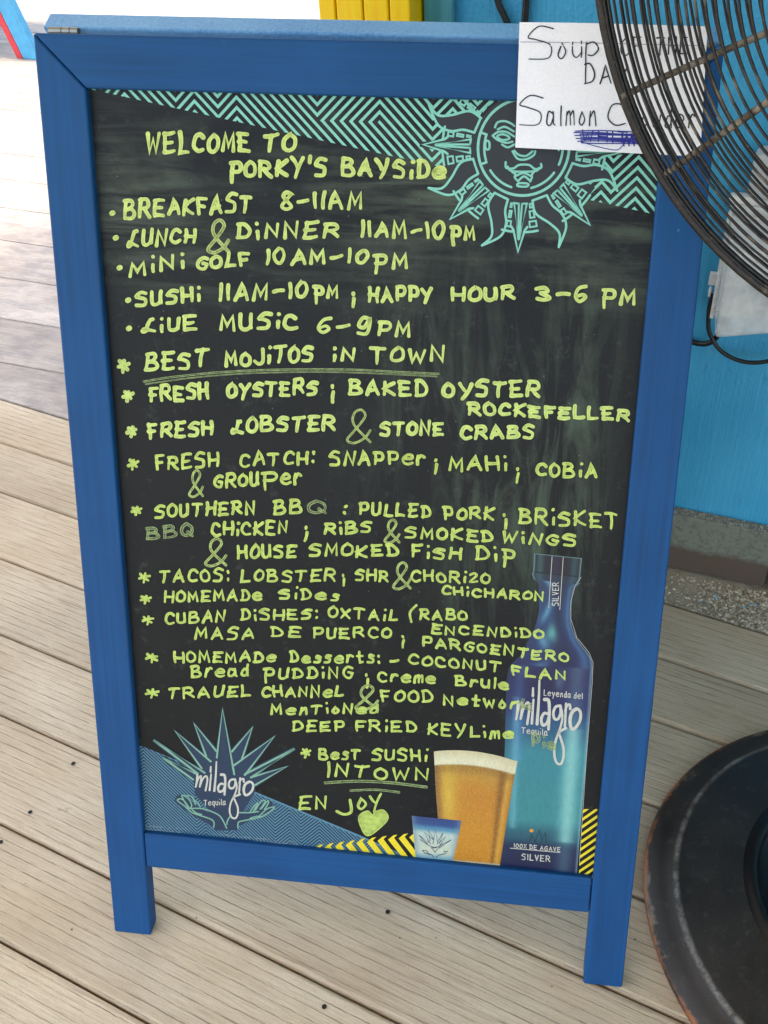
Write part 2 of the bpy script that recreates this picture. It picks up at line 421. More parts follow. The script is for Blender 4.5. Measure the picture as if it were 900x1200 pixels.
class Ink:
    """collects stroke ribbons drawn in digitised units, then mapped on a plane"""
    def __init__(s, mapf, z): s.V, s.F, s.U, s.map, s.z, s.k = [], [], [], mapf, z, 0
    def stroke(s, pts, wd, taper=0, step=.00002, wf=None):
        P = [Vector((p[0], p[1])) for p in pts]
        Q = [P[0]]
        for p in P[1:]:
            if (p - Q[-1]).length > wd * .12: Q.append(p)
        if len(Q) == 1: Q.append(Q[0] + Vector((wd * .15, 0)))
        P = Q; n = len(P); closed = (P[0] - P[-1]).length < wd * .2 and n > 4
        z = s.z + (s.k % 12) * step; s.k += 1
        L = 0; rows = []
        def nrm(a, b):
            d = (b - a); d = d.normalized() if d.length > 1e-9 else Vector((1, 0)); return Vector((-d.y, d.x)), d
        for i in range(n):
            if closed and i in (0, n - 1): n1, _ = nrm(P[n - 2], P[0]); n2, _ = nrm(P[0], P[1])
            else:
                n1, _ = nrm(P[max(0, i - 1)], P[i] if i else P[1]); n2, _ = nrm(P[i] if i < n - 1 else P[n - 2], P[min(n - 1, i + 1)])
            m = (n1 + n2); m = m.normalized() if m.length > .2 else n1
            c = max(.62, m.dot(n1)); h = wd / 2 / c
            if wf: h = wf(i / (n - 1)) / 2 / c
            if i: L += (P[i] - P[i - 1]).length
            rows.append((P[i], m, h, L))
        if not closed:
            for end in (0, 1):
                p, m, h, l = rows[0] if end == 0 else rows[-1]
                _, d = nrm(P[0], P[1]) if end == 0 else nrm(P[-2], P[-1])
                if end == 0: ex = [(p - d * h * .95, m, h * .35, l), (p - d * h * .6, m, h * .8, l)]; rows = ex + rows
                else: ex = [(p + d * h * .6, m, h * .8, l), (p + d * h * .95, m, h * .35, l)]; rows = rows + ex
        b = len(s.V)
        for p, m, h, l in rows:
            for q in (-1, 0, 1):
                u, v_ = s.map((p.x + m.x * h * q, p.y + m.y * h * q)); s.V.append((u, v_, z if not callable(s.z) else 0)); s.U.append((l / wd, q * .5 + .5))
        for i in range(len(rows) - 1):
            for q in (0, 1): s.F.append((b + 3 * i + q, b + 3 * i + q + 1, b + 3 * (i + 1) + q + 1, b + 3 * (i + 1) + q))
    def poly(s, pts, dz=0):
        b = len(s.V)
        for p in pts:
            u, v_ = s.map(p); s.V.append((u, v_, s.z + dz)); s.U.append((0, .5))
        s.F.append(tuple(range(b, b + len(pts))))
    def make(s, name, mat, parent, rot=None):
        # faces up (+z)
        return ob(name, s.V, s.F, mat, parent, uv=s.U, rot=rot)

GL = {
'A': '04 5E A4|27 88', 'B': '1E 04|~0E 6E 8C 6A 19|~19 79 A6 74 04', 'C': '~9C 6E 2D 08 25 54 95', 'D': '1E 14|~0E 5E 99 75 04',
'E': '1E 04|0E 9E|09 79|04 94', 'F': '0E 14|0E 8E|09 69', 'G': '~9D 5E 1B 07 34 74 98|59 98', 'H': '0E 04|9E 94|09 99', 'I': '1E 14',
'J': '~8E 86 44 06', 'K': '1E 04|9E 09 94', 'L': '1E 04 84', '{': '8E 6E 35|~35 14 05 17 36 65 A4', 'M': '04 1E 57 9E A4', 'N': '04 1E 84 9E',
'O': '~4E 0B 06 44 86 8B 4E', 'P': '1E 14|~0E 7E 9B 78 18', 'Q': '~4E 0B 06 44 86 8B 4E|57 93', 'R': '1E 04|~0E 7E 9B 69 19|49 A4',
'S': '~9D 4E 0B 3A 88 74 04', 'T': '0E AE|5E 44', 'U': '~0E 06 34 76 8E|8E 85', 'V': '0E 44 8E', 'W': '0E 24 5B 84 BE', 'X': '0E 94|9E 04',
'Y': '0E 58|AE 32', 'Z': '~1D 8E 45 04 84', '0': '~4E 0A 15 54 89 7D 4E', '1': '1E 14', '2': '~0C 4E 7B 04 85', '3': '~0D 6E 8B 3A|~3A 96 54 05', '6': '~8D 3C 07 34 76 58 17', '8': '~8D 4E 1C 49 86 44 06 4A 8D',
'9': '~8D 3E 19 58 8D 74 14', ';': '1C 1B|~28 11', '.': '05 15', ':': '1C 1B|15 14', '-': '08 89', '&': '~94 3A 2D 5E 7B 07 14 54 98', '*': '5C 44|08 9A|1C 86|~00', "'": '1F 1B',
'(': '~4F 0A 13', '%': '0E 2C|8E 04|76 84', 'i': '19 14|1F 1F', 'o': '~3B 06 34 67 3B', 'e': '~08 88 8A 4B 08 15 54 95', 's': '~7A 3B 29 67 54 04', 'a': '~7A 2B 05 44 78|7B 75 94',
'c': '~7A 3B 06 44 75', 'd': '~79 3A 05 44 77|7E 74', 'g': '~7A 2B 06 44 78|7B 72 20', 'h': '1E 04|~08 4B 74', 'k': '1E 04|7A 07 84', 'l': '1E 14', 'm': '04 1B|~19 4B 54|~59 8B 94', 'n': '04 1B|~18 5B 74',
'p': '2E 10|~0E 7E 9B 78 18', '}': '0B 00|~0A 4B 78 45 15', 'q': '~7A 2B 06 44 78|7B 70', 'r': '04 1B|~18 4B 7A', 't': '3E 34 64|0A 7A', 'u': '~0B 06 34 76|7B 74', 'w': '0B 24 59 84 AB', 'y': '0B 45|8B 20', 'x': '0A 74|7A 04', 'z': '0A 7A 04 74', 'j': '4B 41 10'}
def gdec(ch): return int(ch, 16) if ch.isdigit() or ch in 'ABCDEF' else 0
GD = {}
for k_, s_ in GL.items():
    st_ = []
    wmax = 0
    for q in s_.split('|'):
        if q == '~00': continue
        sm = q[0] == '~'; q = q.lstrip('~')
        pts = [(gdec(a_[0]) / 10, (gdec(a_[1]) - 4) / 10) for a_ in q.split()]
        wmax = max(wmax, max(p[0] for p in pts)); st_.append((sm, pts))
    GD[k_] = (st_, max(wmax, .12))
def adv(c): return .55 if c == ' ' else GD[c][1] * .88 + .46

def write(ink, text, x0, y0, x1, y1, h, wd, jit=1.0, rng=random, gap=None):
    tot = sum(adv(c) for c in text) - .46
    ang = math.atan2(y1 - y0, x1 - x0); L = math.hypot(x1 - x0, y1 - y0) - wd
    sx = L / tot / 1.0; ex = Vector((math.cos(ang), math.sin(ang))); ey = Vector((0, -1))
    x = 0.0; P0 = Vector((x0 + wd / 2, y0 - wd / 2)); hh = h - wd
    for c in text:
        if c != ' ':
            st_, wm = GD[c]
            ro = rng.uniform(-.05, .05) * jit; sc = 1 + rng.uniform(-.08, .08) * jit; dy = rng.uniform(-.05, .05) * jit * hh; sl = rng.uniform(-.06, .08) * jit
            for sm, pts in st_:
                q = []
                for (a_, b_) in pts:
                    a2 = a_ * .88 + rng.uniform(-.02, .02) * jit; b2 = b_ * sc + rng.uniform(-.02, .02) * jit
                    a2 += sl * b2; b2 += ro * a_
                    q.append(P0 + ex * ((x + a2) * sx) + ey * (b2 * hh + dy))
                if sm and len(q) > 2: q = catmull(q, 6)
                wa, wb, wc = wd * rng.uniform(.92, 1.18), wd * rng.uniform(.72, 1.02), rng.uniform(0, 6)
                if len(q) < 4:      # slight bow in straight strokes
                    q2 = []
                    for i_ in range(len(q) - 1):
                        d_ = q[i_ + 1] - q[i_]; nn_ = Vector((-d_.y, d_.x)) * rng.uniform(-.05, .05) * jit
                        q2 += [q[i_] + d_ * t_ + nn_ * math.sin(math.pi * t_) for t_ in (0, .25, .5, .75)]
                    q = q2 + [q[-1]]
                ink.stroke([(p[0], p[1]) for p in q], (wa + wb) / 2, wf=lambda t: wa + (wb - wa) * t + wd * .07 * math.sin(t * 9 + wc))
        x += adv(c)

def inkmat(name, c, lo=.7, hi=1.0, edge=.25, rough=.5):
    m = N(name); v = m.coord(); n1 = m.noise(v, 140, 4, .6); uvn = m.n('ShaderNodeUVMap'); s2 = m.sep(uvn.outputs[0])
    e = m.math('ABSOLUTE', m.math('SUBTRACT', s2[1], .5)); e = m.mr(e, .1, .45, 0, 1)
    mpu = m.n('ShaderNodeMapping'); mpu.inputs['Scale'].default_value = (.35, 3.4, 1); m.l(uvn.outputs[0], mpu.inputs[0])
    ns = m.noise(mpu.outputs[0], 1.6, 3, .6)
    n2 = m.noise(v, 700, 3, .6)
    f = m.mr(n1, .35, .65, lo, hi); f = m.math('SUBTRACT', f, m.math('MULTIPLY', m.mr(ns, .5, .68), .3 if edge > 0 else 0)); f = m.math('ADD', f, m.math('MULTIPLY', e, edge)); f = m.math('SUBTRACT', f, m.math('MULTIPLY', m.mr(n2, .5, .75), .25), clamp=True)
    bright = m.mix(m.mr(n1, .3, .7), lin(tuple(int(q * .93) for q in c)), lin(c))
    m.set(bright, rough, .3)
    tr = m.n('ShaderNodeBsdfTransparent'); mx = m.n('ShaderNodeMixShader'); m.l(f, mx.inputs[0]); m.l(tr.outputs[0], mx.inputs[1]); m.l(m.b.outputs[0], mx.inputs[2]); m.l(mx.outputs[0], m.out.inputs[0])
    return m.m
M_ink = inkmat('lime_paint_marker', (200, 222, 126), .84, 1.0, .2)
M_ink2 = inkmat('lime_paint_marker_thin', (196, 218, 112), .76, .96, .22)
M_amp = inkmat('lime_paint_marker_outline', (182, 204, 122), .42, .8, .45)
M_faint = inkmat('lime_paint_marker_rubbed', (160, 182, 122), .28, .5, .5)
def flat(name, c, rough=.45):
    m = N(name); v = m.coord(); n = m.noise(v, 300, 3, .6)
    m.set(m.mix(m.mr(n, .3, .7), lin(c), lin(tuple(int(q * .93) for q in c))), rough, .4); return m.m
M_mint = flat('mint_print', (124, 204, 184)); M_dark = flat('print_black', (32, 36, 40))
M_mint2 = flat('sage_print', (122, 172, 150)); M_navy = flat('print_navy', (26, 52, 78)); M_lblue = flat('print_light_blue', (80, 134, 156)); M_dblue = flat('print_dark_blue', (16, 44, 68))
M_yel = flat('print_yellow', (236, 212, 50)); M_white = flat('print_white', (200, 198, 186))
ZP = -.008

# ---- handwriting: one sub-part per written line
LINES = [
 ('W', [("WELCOME", 171, 182, 294, 179, 26), ("TO", 307, 181, 347, 178, 25)]),
 ('W', [("pORKY'S", 268, 209, 384, 207, 23), ("BAYSiDe", 399, 206, 523, 213, 23)]),
 ('W', [(".", 129, 253, 135, 253, 10), ("BREAKFAST", 144, 257, 296, 249, 23), ("8-11AM", 328, 247, 425, 245, 23)]),
 ('W', [(".", 133, 282, 139, 282, 10), ("{UNCH", 148, 291, 230, 286, 20), ("DiNNER", 276, 281, 398, 279, 20), ("11AM-10", 421, 279, 522, 281, 22), ("pM", 528, 283, 558, 284, 20)]),
 ('W', [(".", 138, 317, 143, 317, 9), ("MiNi", 151, 325, 217, 314, 20), ("GOLF", 229, 317, 294, 312, 19), ("10AM-10", 310, 312, 432, 309, 20), ("pM", 437, 316, 478, 315, 20)]),
 ('W', [(".", 148, 355, 153, 355, 9), ("SUSHi", 158, 361, 236, 354, 19), ("11AM-10", 255, 354, 362, 350, 21), ("pM", 367, 351, 397, 350, 18), (";", 411, 357, 417, 357, 17), ("HAPPY", 431, 354, 508, 355, 19), ("HOUR", 528, 354, 605, 353, 19), ("3-6", 627, 354, 690, 354, 21), ("pM", 704, 356, 745, 358, 19)]),
 ('W', [(".", 149, 388, 154, 388, 9), ("{iUE", 165, 391, 232, 387, 19), ("MUSiC", 257, 388, 350, 387, 20), ("6-9", 371, 393, 434, 394, 22), ("PM", 441, 394, 481, 395, 20)]),
 ('W', [("*", 137, 439, 153, 438, 20), ("BEST", 169, 435, 245, 430, 22), ("MOJiTOS", 263, 430, 368, 425, 20), ("iN", 388, 425, 417, 424, 18), ("TOWN", 433, 427, 522, 424, 20)]),
 ('W', [("*", 142, 473, 157, 472, 17), ("FRESH", 174, 472, 246, 467, 20), ("OYSTERS", 265, 467, 373, 463, 19), (";", 387, 469, 393, 469, 20), ("BAKED", 408, 463, 502, 465, 20), ("OYSTER", 518, 466, 634, 466, 20)]),
 ('W', [("ROCKEFELLER", 548, 487, 739, 494, 17)]),
 ('W', [("*", 147, 514, 161, 513, 18), ("FRESH", 173, 515, 250, 511, 20), ("{OBSTER", 270, 508, 394, 505, 19), ("STONE", 444, 511, 521, 512, 18), ("CRABS", 538, 515, 627, 515, 18)]),
 ('M', [("*", 149, 552, 163, 551, 17), ("FRESH", 182, 552, 257, 547, 18), ("CATCH:", 280, 548, 369, 544, 18), ("SNAPPer", 386, 546, 499, 545, 18), (";", 507, 553, 513, 553, 19), ("MAHi", 525, 551, 595, 552, 18), (";", 603, 562, 609, 562, 20), ("COBiA", 627, 558, 700, 560, 18)]),
 ('M', [("GROU", 250, 572, 304, 571, 17), ("p", 307, 570, 327, 569, 19), ("er", 329, 569, 355, 568, 19)]),
 ('M', [("*", 153, 606, 167, 605, 15), ("SOUTHERN", 181, 608, 300, 603, 17), ("BB", 320, 604, 355, 603, 18), (":", 400, 602, 406, 602, 14), ("PULLED", 420, 604, 506, 607, 16), ("PORK", 519, 609, 580, 611, 16), (";", 589, 615, 595, 615, 18), ("BRiSKET", 607, 614, 725, 620, 19)]),
 ('M', [("CHiCKEN", 247, 629, 338, 626, 17), (";", 355, 630, 361, 630, 18), ("RiBS", 379, 627, 436, 625, 16), ("SMOKED", 474, 631, 579, 635, 16), ("WiNGS", 587, 636, 676, 641, 15)]),
 ('M', [("HOUSE", 278, 655, 348, 654, 17), ("SMOKED", 362, 653, 468, 653, 16), ("FiSH", 481, 654, 541, 656, 16), ("Dip", 556, 657, 605, 660, 18)]),
 ('M', [("*", 162, 684, 177, 683, 15), ("TACOS:", 186, 683, 269, 681, 16), ("LOBSTER", 282, 682, 394, 682, 15), (";", 400, 684, 405, 684, 15), ("SHR", 416, 681, 456, 682, 14), ("CHORi2O", 481, 682, 575, 684, 14)]),
 ('M', [("CHiCHARON", 517, 697, 638, 705, 12)]),
 ('M', [("*", 163, 709, 178, 708, 14), ("HOMEMADe", 192, 706, 308, 704, 14), ("SiDes", 327, 703, 398, 704, 14)]),
 ('M', [("*", 166, 733, 181, 733, 14), ("CUBAN", 193, 732, 264, 728, 15), ("DiSHES:", 281, 728, 373, 725, 14), ("OXTAiL", 384, 724, 467, 728, 14), ("(", 479, 728, 489, 728, 20), ("RABO", 491, 726, 548, 728, 13)]),
 ('M', [("MASA", 228, 750, 298, 749, 15), ("DE", 317, 747, 353, 747, 14), ("PUERCO", 366, 748, 459, 748, 14), (";", 469, 756, 475, 756, 16), ("ENCENDiDO", 505, 743, 638, 749, 12)]),
 ('M', [("PARGOENTERO", 494, 758, 667, 777, 13)]),
 ('M', [("*", 171, 777, 187, 776, 15), ("HOMEMADe", 204, 777, 324, 776, 14), ("Desserts:", 339, 777, 446, 778, 14), ("-", 456, 779, 468, 779, 12), ("COCONUT", 478, 779, 588, 788, 13), ("FLAN", 599, 792, 664, 798, 13)]),
 ('M', [("Bread", 224, 795, 292, 793, 15), ("pUDDiNG", 309, 796, 415, 795, 14), (";", 427, 803, 433, 803, 16), ("Creme", 442, 799, 511, 801, 14), ("Brule", 533, 803, 597, 809, 14)]),
 ('M', [("*", 170, 820, 187, 819, 15), ("TRAUEL", 196, 820, 295, 816, 14), ("CHANNeL", 306, 818, 403, 817, 14), ("FOOD", 446, 823, 508, 823, 14), ("Networ", 519, 826, 608, 832, 14)]),
 ('M', [("MenTioNed", 317, 838, 444, 836, 13)]),
 ('M', [("DEEP", 342, 858, 405, 857, 14), ("FRiED", 416, 857, 489, 859, 14), ("KEY", 501, 862, 546, 863, 15), ("Lime", 551, 864, 602, 867, 13)]),
 ('M', [("*", 352, 889, 365, 889, 14), ("BesT", 373, 890, 423, 890, 14), ("SUSHi", 435, 891, 501, 893, 15)]),
 ('M', [("IN", 382, 911, 409, 909, 17), ("TOWN", 414, 912, 503, 915, 17)]),
 ('M', [("EN", 350, 950, 384, 948, 17), ("J", 393, 954, 413, 954, 19), ("o", 418, 949, 430, 948, 18), ("y", 433, 947, 449, 944, 19)]),
]
rg = random.Random(11)
for kind, words in LINES:
    if kind == 'W': wd, mat = 4.4, M_ink
    else: wd, mat = 3.5, M_ink2
    ink = Ink(b8, ZP + .0006)
    for t, x0, y0, x1, y1, h in words:
        wq = wd
        if y0 < 215: wq = 4.9
        if t == '.': 
            ink.stroke([((x0 + x1) / 2 - .6, y0 - 3), ((x0 + x1) / 2 + .6, y0 - 3.6)], 6.2); continue
        if y0 > 660: wq = 3.0
        write(ink, t, x0, y0, x1, y1, h, wq, jit=1.5, rng=rg)
    ink.make('handwritten_line', mat, panel)
# thin, rubbed marks: ampersands, the BBQ, underlines, heart
fi = Ink(b8, ZP + .0006); am = Ink(b8, ZP + .0006)
for (x0, y0, x1, y1, wd) in ((244, 258, 268, 296, 4), (407, 480, 434, 519, 2.6), (222, 551, 238, 582, 2.6), (451, 609, 468, 636, 2.8), (241, 631, 265, 663, 3), (461, 659, 481, 690, 2.8), (417, 803, 443, 832, 3.0)):
    w_, h_ = x1 - x0, y1 - y0
    q = [(1, .97), (.3, .45), (.3, .12), (.6, 0), (.78, .2), (.35, .6), (0, .9), (.3, 1), (.75, .85), (1.0, .62)]
    am.stroke([tuple(p) for p in catmull([(x0 + a_ * w_, y0 + b_ * h_) for a_, b_ in q], 6)], wd)
am.make('handwritten_line', M_amp, panel)
write(fi, "BBQ", 171, 633, 228, 628, 16, 3.4, rng=rg); write(fi, "Q", 361, 603, 384, 602, 17, 3.4, rng=rg)
write(fi, "k", 608, 833, 625, 834, 15, 3.4, rng=rg); write(fi, "Pie", 622, 874, 652, 882, 16, 3.6, rng=rg)
fi.stroke(catmull([(169, 447), (200, 442), (260, 436), (330, 433), (410, 433), (470, 436), (514, 438)], 6), 2.4)
fi.stroke(catmull([(171, 450), (230, 442), (300, 437), (400, 436), (512, 441)], 6), 1.6)
fi.stroke(catmull([(381, 917), (420, 915), (460, 917), (500, 922)], 6), 3.2); fi.stroke(catmull([(411, 926), (440, 925), (468, 928)], 6), 2.6)
fi.make('handwritten_line', M_faint, panel)
he = Ink(b8, ZP + .0006); hp = catmull([(437, 957), (431, 951), (422, 956), (423, 966), (431, 978), (446, 968), (454, 958), (449, 950), (440, 952), (437, 957)], 6)
he.poly([(p[0], p[1]) for p in hp][:-1])
he.stroke([(p[0], p[1]) for p in hp], 3.2, step=.0001)
for k in range(5): he.stroke([(428 + k * 2.2, 961 + k), (436 + k * 2.6, 956 + k * 2.4)], 1.6)
tag(he.make('drawn_heart', M_ink2, panel), 'small lime heart drawn under the word Enjoy')

# ---- zigzag band at the top
def clip(poly, a, b):      # keep the left side of a->b
    out = []
    def sd_(p): return (b[0] - a[0]) * (p[1] - a[1]) - (b[1] - a[1]) * (p[0] - a[0])
    for i in range(len(poly)):
        p, q = poly[i], poly[(i + 1) % len(poly)]; s1, s2 = sd_(p), sd_(q)
        if s1 >= 0: out.append(p)
        if (s1 > 0) != (s2 > 0) and s1 != s2:
            t = s1 / (s1 - s2); out.append((p[0] + (q[0] - p[0]) * t, p[1] + (q[1] - p[1]) * t))
    return out
def stripes(region, cells, P, duty, z, off=(0, 0)):
    """cells: (x0,x1,y0,y1,sign) in metres; stripe bands of x - sign*y"""
    V, F = [], []
    for x0, x1, y0, y1, sg in cells:
        vals = [x - sg * y for x in (x0, x1) for y in (y0, y1)]
        k0, k1 = math.floor(min(vals) / P) - 1, math.ceil(max(vals) / P) + 1
        for k in range(k0, k1 + 1):
            c = k * P; a_, b_ = c - duty * P / 2, c + duty * P / 2
            # strip between lines x - sg*y = a_ and = b_
            ya, yb = y0 - .01, y1 + .01
            q = [(a_ + sg * ya, ya), (b_ + sg * ya, ya), (b_ + sg * yb, yb), (a_ + sg * yb, yb)]
            q = clip(q, (x0, y0), (x1, y0)) if q else q
            for A_, B_ in (((x1, y0), (x1, y1)), ((x1, y1), (x0, y1)), ((x0, y1), (x0, y0))):
                if len(q) > 2: q = clip(q, A_, B_)
            for i in range(len(region)):
                if len(q) > 2: q = clip(q, region[i], region[(i + 1) % len(region)])
            if len(q) > 2:
                b0 = len(V); V += [(x, y, z) for x, y in q]; F.append(tuple(range(b0, b0 + len(q))))
    return V, F
PZ = .0089
def mm(x): return b8((x, 112))[0]
# columns (photo x) with the running direction of the stripes; +1 is '/', -1 is '\'
tri = [b8((100, 99)), b8((150, 118)), b8((250, 139)), b8((400, 171)), b8((782, 252)), b8((782, 100)), b8((440, 100))]
tri = [(PW - .001, TL_ + .002), b8((108, 105)), b8((782, 254.5)), (BW - PW + .002, TL_ + .002)]
def snap(x): return round(x / (PZ / 2)) * (PZ / 2)
cols = [(90, -1), (122, 1), (149, -1), (208, 1), (231, -1), (254, 1), (277, -1), (372, 1), (446, -1), (506, 1), (530, -1), (560, 1), (640, -1), (690, 1), (712, -1), (724, 1), (751, -1), (800, -1)]
cells = []
yM = round(b8((440, 141))[1] / (PZ / 2)) * (PZ / 2)
for (xa, sg), (xb, _) in zip(cols[:-1], cols[1:]):
    A_, B_ = snap(b8((xa, 140))[0]), snap(b8((xb, 140))[0])
    if xa == 372:
        cells.append((A_, B_, yM, 1.0, 1)); cells.append((A_, B_, .7, yM, -1))
    else: cells.append((A_, B_, .7, 1.0, sg))
tag(ob('zigzag_print', *stripes(tri, cells, PZ, .40, ZP + .00008), M_mint, panel), kind='stuff')

# ---- sun face print
SC = (.4525, .9255); RS = .0412
sunf = Ink(lambda p: p, ZP + .00016); sunl = Ink(lambda p: p, ZP + .00024)
def pol(r, a, c=SC): return (c[0] + r * math.cos(R(a)), c[1] + r * math.sin(R(a)))
LW = .0021
def clipTop(ink):
    """trim everything above the panel's visible edge"""
    F2, keep = [], []
    for f in ink.F:
        if all(ink.V[i][1] < TL_ + .004 for i in f): F2.append(f)
    ink.F = F2
dpoly = []
for k in range(16):
    a0 = 22.5 * k
    base = RS * 1.13
    if k % 2 == 0:
        tip = 2.22 * RS
        q = [pol(base, a0 - 9), pol(tip, a0), pol(base, a0 + 9)]
        sunf.poly([pol(base * .9, a0 - 13), pol(RS * 2.3, a0 - 1.2), pol(RS * 2.3, a0 + 1.2), pol(base * .9, a0 + 13)])
        sunl.stroke([pol(RS * 1.68, a0 - 6.2), pol(RS * 1.75, a0 - 4.2), pol(tip, a0), pol(RS * 1.75, a0 + 4.2), pol(RS * 1.68, a0 + 6.2)], LW)
        for s_ in (-1, 1):
            sunl.stroke([pol(base * 1.04, a0 + s_ * 1.7), pol(RS * 1.95, a0 + s_ * .35), pol(base * 1.04, a0 + s_ * 7.0), pol(base * 1.04, a0 + s_ * 1.7)], LW * .82)
            sunl.stroke([pol(RS * 1.55, a0 + s_ * .7), pol(RS * 1.95, a0)], LW * .8)
    else:
        L1 = catmull([pol(base, a0 - 9), pol(RS * 1.42, a0 - 8.0), pol(RS * 1.72, a0 + 1), pol(RS * 2.0, a0 + 4.5), pol(RS * 2.27, a0 + 1.2)], 6)
        L2 = catmull([pol(base, a0 + 8), pol(RS * 1.38, a0 + 8.5), pol(RS * 1.65, a0 + 12), pol(RS * 1.95, a0 + 10), pol(RS * 2.27, a0 + 1.2)], 6)
        L3 = catmull([pol(base * 1.0, a0 - 9), pol(base, a0 + 8)], 3)
        sunf.poly([tuple(p) for p in L1] + [tuple(p) for p in reversed(L2[:-1])])
        for l_ in (L1, L2, L3): sunl.stroke([tuple(p) for p in l_], LW)
    # ring segments in the gap to the next ray
    a1 = a0 + 22.5
    sunf.poly([pol(RS * 1.0, a0), pol(RS * 1.8, a0 + 3), pol(RS * 1.8, a1 - 3), pol(RS * 1.0, a1)], -.00002)
    lo_, hi_ = (a0 + 10.5, a1 - 10.5) if k % 2 == 0 else (a0 + 12.5, a1 - 9.5)
    for r0, r1, e in ((1.19, 1.27, .0), (1.35, 1.49, 1.2), (1.57, 1.69, 2.0)):
        l2, h2 = (lo_ - e * 1.2, hi_ + e * .7) if k % 2 == 0 else (lo_ - e * .2 + .5, hi_ + e * 1.3)
        if r0 < 1.2: l2 -= .6; h2 += .6
        sunl.stroke([pol(RS * r0, l2), pol(RS * r1, l2), pol(RS * r1, h2), pol(RS * r0, h2), pol(RS * r0, l2)], LW * .75)
    sunl.stroke([pol(RS * 1.79, a0 + (3.6 if k % 2 == 0 else 10) + t * ((22.5 - 3.6 - 10 + (1.5 if k % 2 else 4)) - (3 if k % 2 == 0 else 3)) / 5) for t in range(6)], LW)
clipTop(sunf); clipTop(sunl)
ob('sun_print_ground', sunf.V, sunf.F, M_dark, panel)
disc = [pol(RS * 1.1, 360 * k / 72) for k in range(72)]
df = Ink(lambda p: p, ZP + .00030); df.poly([(x, min(y, TL_ + .003)) for x, y in disc]); ob('sun_print_ground', df.V, df.F, M_dark, panel)
sunl.z = ZP + .00036
sunl.stroke([pol(RS, 360 * k / 72) for k in range(73)][:: 1], LW * 1.15)
for s_ in (200, 340): pass
sunl.stroke([pol(RS * .86, a_) for a_ in range(163, 202, 4)], LW); sunl.stroke([pol(RS * .86, 163), pol(RS * .99, 163)], LW)
sunl.stroke([pol(RS * .86, a_) for a_ in range(215, 258, 4)], LW); sunl.stroke([pol(RS * .86, 202), pol(RS * .99, 202)], LW)
sunl.stroke([pol(RS * .86, a_) for a_ in range(285, 327, 4)], LW); sunl.stroke([pol(RS * .86, a_) for a_ in range(338, 378, 4)], LW)
f3 = Ink(b8, ZP + .0004)
def c6(pts, ox, oy, s): return [(ox + x / s, oy + y / s) for x, y in pts]
A6 = (480, 80, 3)
faces = [
 [(300, 208), (310, 190), (335, 186), (358, 195), (368, 203)], [(310, 215), (335, 206), (366, 222)],
 [(292, 237), (312, 224), (340, 224), (368, 240)], [(292, 237), (310, 252), (340, 262), (362, 258)],
 [(308, 240), (325, 232), (345, 238), (350, 248), (325, 252), (308, 240)],
 [(325, 268), (345, 278), (368, 268)],
 [(362, 292), (380, 318), (410, 320), (436, 306), (442, 292)], [(368, 290), (385, 305), (410, 308), (432, 292)],
 [(338, 330), (340, 350), (365, 352), (385, 340), (420, 340), (440, 354), (462, 350), (462, 336)], [(345, 346), (362, 362), (440, 362), (455, 350)],
 [(362, 366), (372, 372), (370, 384), (382, 398)], [(436, 366), (430, 374), (430, 384), (424, 398)], [(375, 378), (400, 368), (425, 378)], [(382, 396), (402, 380), (422, 394)],
 [(378, 410), (386, 404), (412, 405), (418, 410), (410, 416), (384, 415), (378, 410)],
 [(270, 255), (266, 270), (270, 285), (280, 282), (280, 260), (270, 255)],
 [(520, 262), (528, 275), (524, 288)],
]
for q in faces: f3.stroke([tuple(p) for p in catmull(c6(q, *A6), 5)], 2.5)
k0 = len(sunl.V); sunl.V += f3.V; sunl.U += f3.U; sunl.F += [tuple(i + k0 for i in f) for f in f3.F]
tag(ob('sun_print', sunl.V, sunl.F, M_mint, panel, uv=sunl.U), 'mint line drawing of a moustached sun face with sixteen rays')

# ---- blue patterned corner with the agave emblem
reg = [b8((158, 871)), (PW - .002, BR_ - .002), b8((482, 1013)), b8((478, 1004)), b8((420, 978)), b8((350, 949)), b8((297, 927))]
bp = Ink(lambda p: p, ZP + .00008); bp.poly(reg)
ob('blue_corner_print', bp.V, bp.F, M_lblue, panel)
PB = .0044
def sb(v): return round(v / (PB / 2)) * (PB / 2)
tri2 = [b8((156, 870)), (PW - .002, BR_ - .002), b8((482, 1013)), b8((484, 1007))]
xs = [b8((x, 930))[0] for x in (150, 171, 228, 239, 262, 272, 322, 338, 352, 375, 425, 436, 500)]
sg = 1; cells = []
for a_, b_ in zip(xs[:-1], xs[1:]):
    cells.append((sb(a_), sb(b_), .1, .3, sg)); sg = -sg
tag(ob('blue_corner_stripes', *stripes(tri2, cells, PB, .52, ZP + .00014), M_dblue, panel), kind='stuff')
E5 = (200, 820, 5.625)
def e5(pts): return c6(pts, *E5)
leaves = [[(305, 380), (343, 60), (420, 490)], [(235, 370), (155, 155), (300, 335)], [(205, 450), (30, 205), (265, 405)], [(180, 485), (-112, 263), (225, 480)], [(150, 525), (-50, 381), (175, 490)],
          [(405, 340), (540, 180), (470, 390)], [(420, 430), (685, 240), (490, 495)], [(490, 490), (820, 320), (530, 510)], [(530, 510), (770, 437), (555, 562)]]
nv = Ink(b8, ZP + .00024)
for i, l_ in enumerate(leaves):
    a_, t_, b_ = l_; c_ = (345, 560)
    e5l = e5([a_, t_, b_, c_])
    nv.poly([e5l[0], e5l[1], e5l[2], e5l[3]], i * .000008)
    nv.stroke([e5l[0], e5l[1], e5l[2]], 5.2, step=.000006)
body = e5([(150, 480), (300, 400), (420, 440), (545, 520), (560, 600), (500, 700), (440, 800), (445, 860), (290, 860), (280, 780), (230, 700), (160, 620)])
nv.poly(body, .0001)
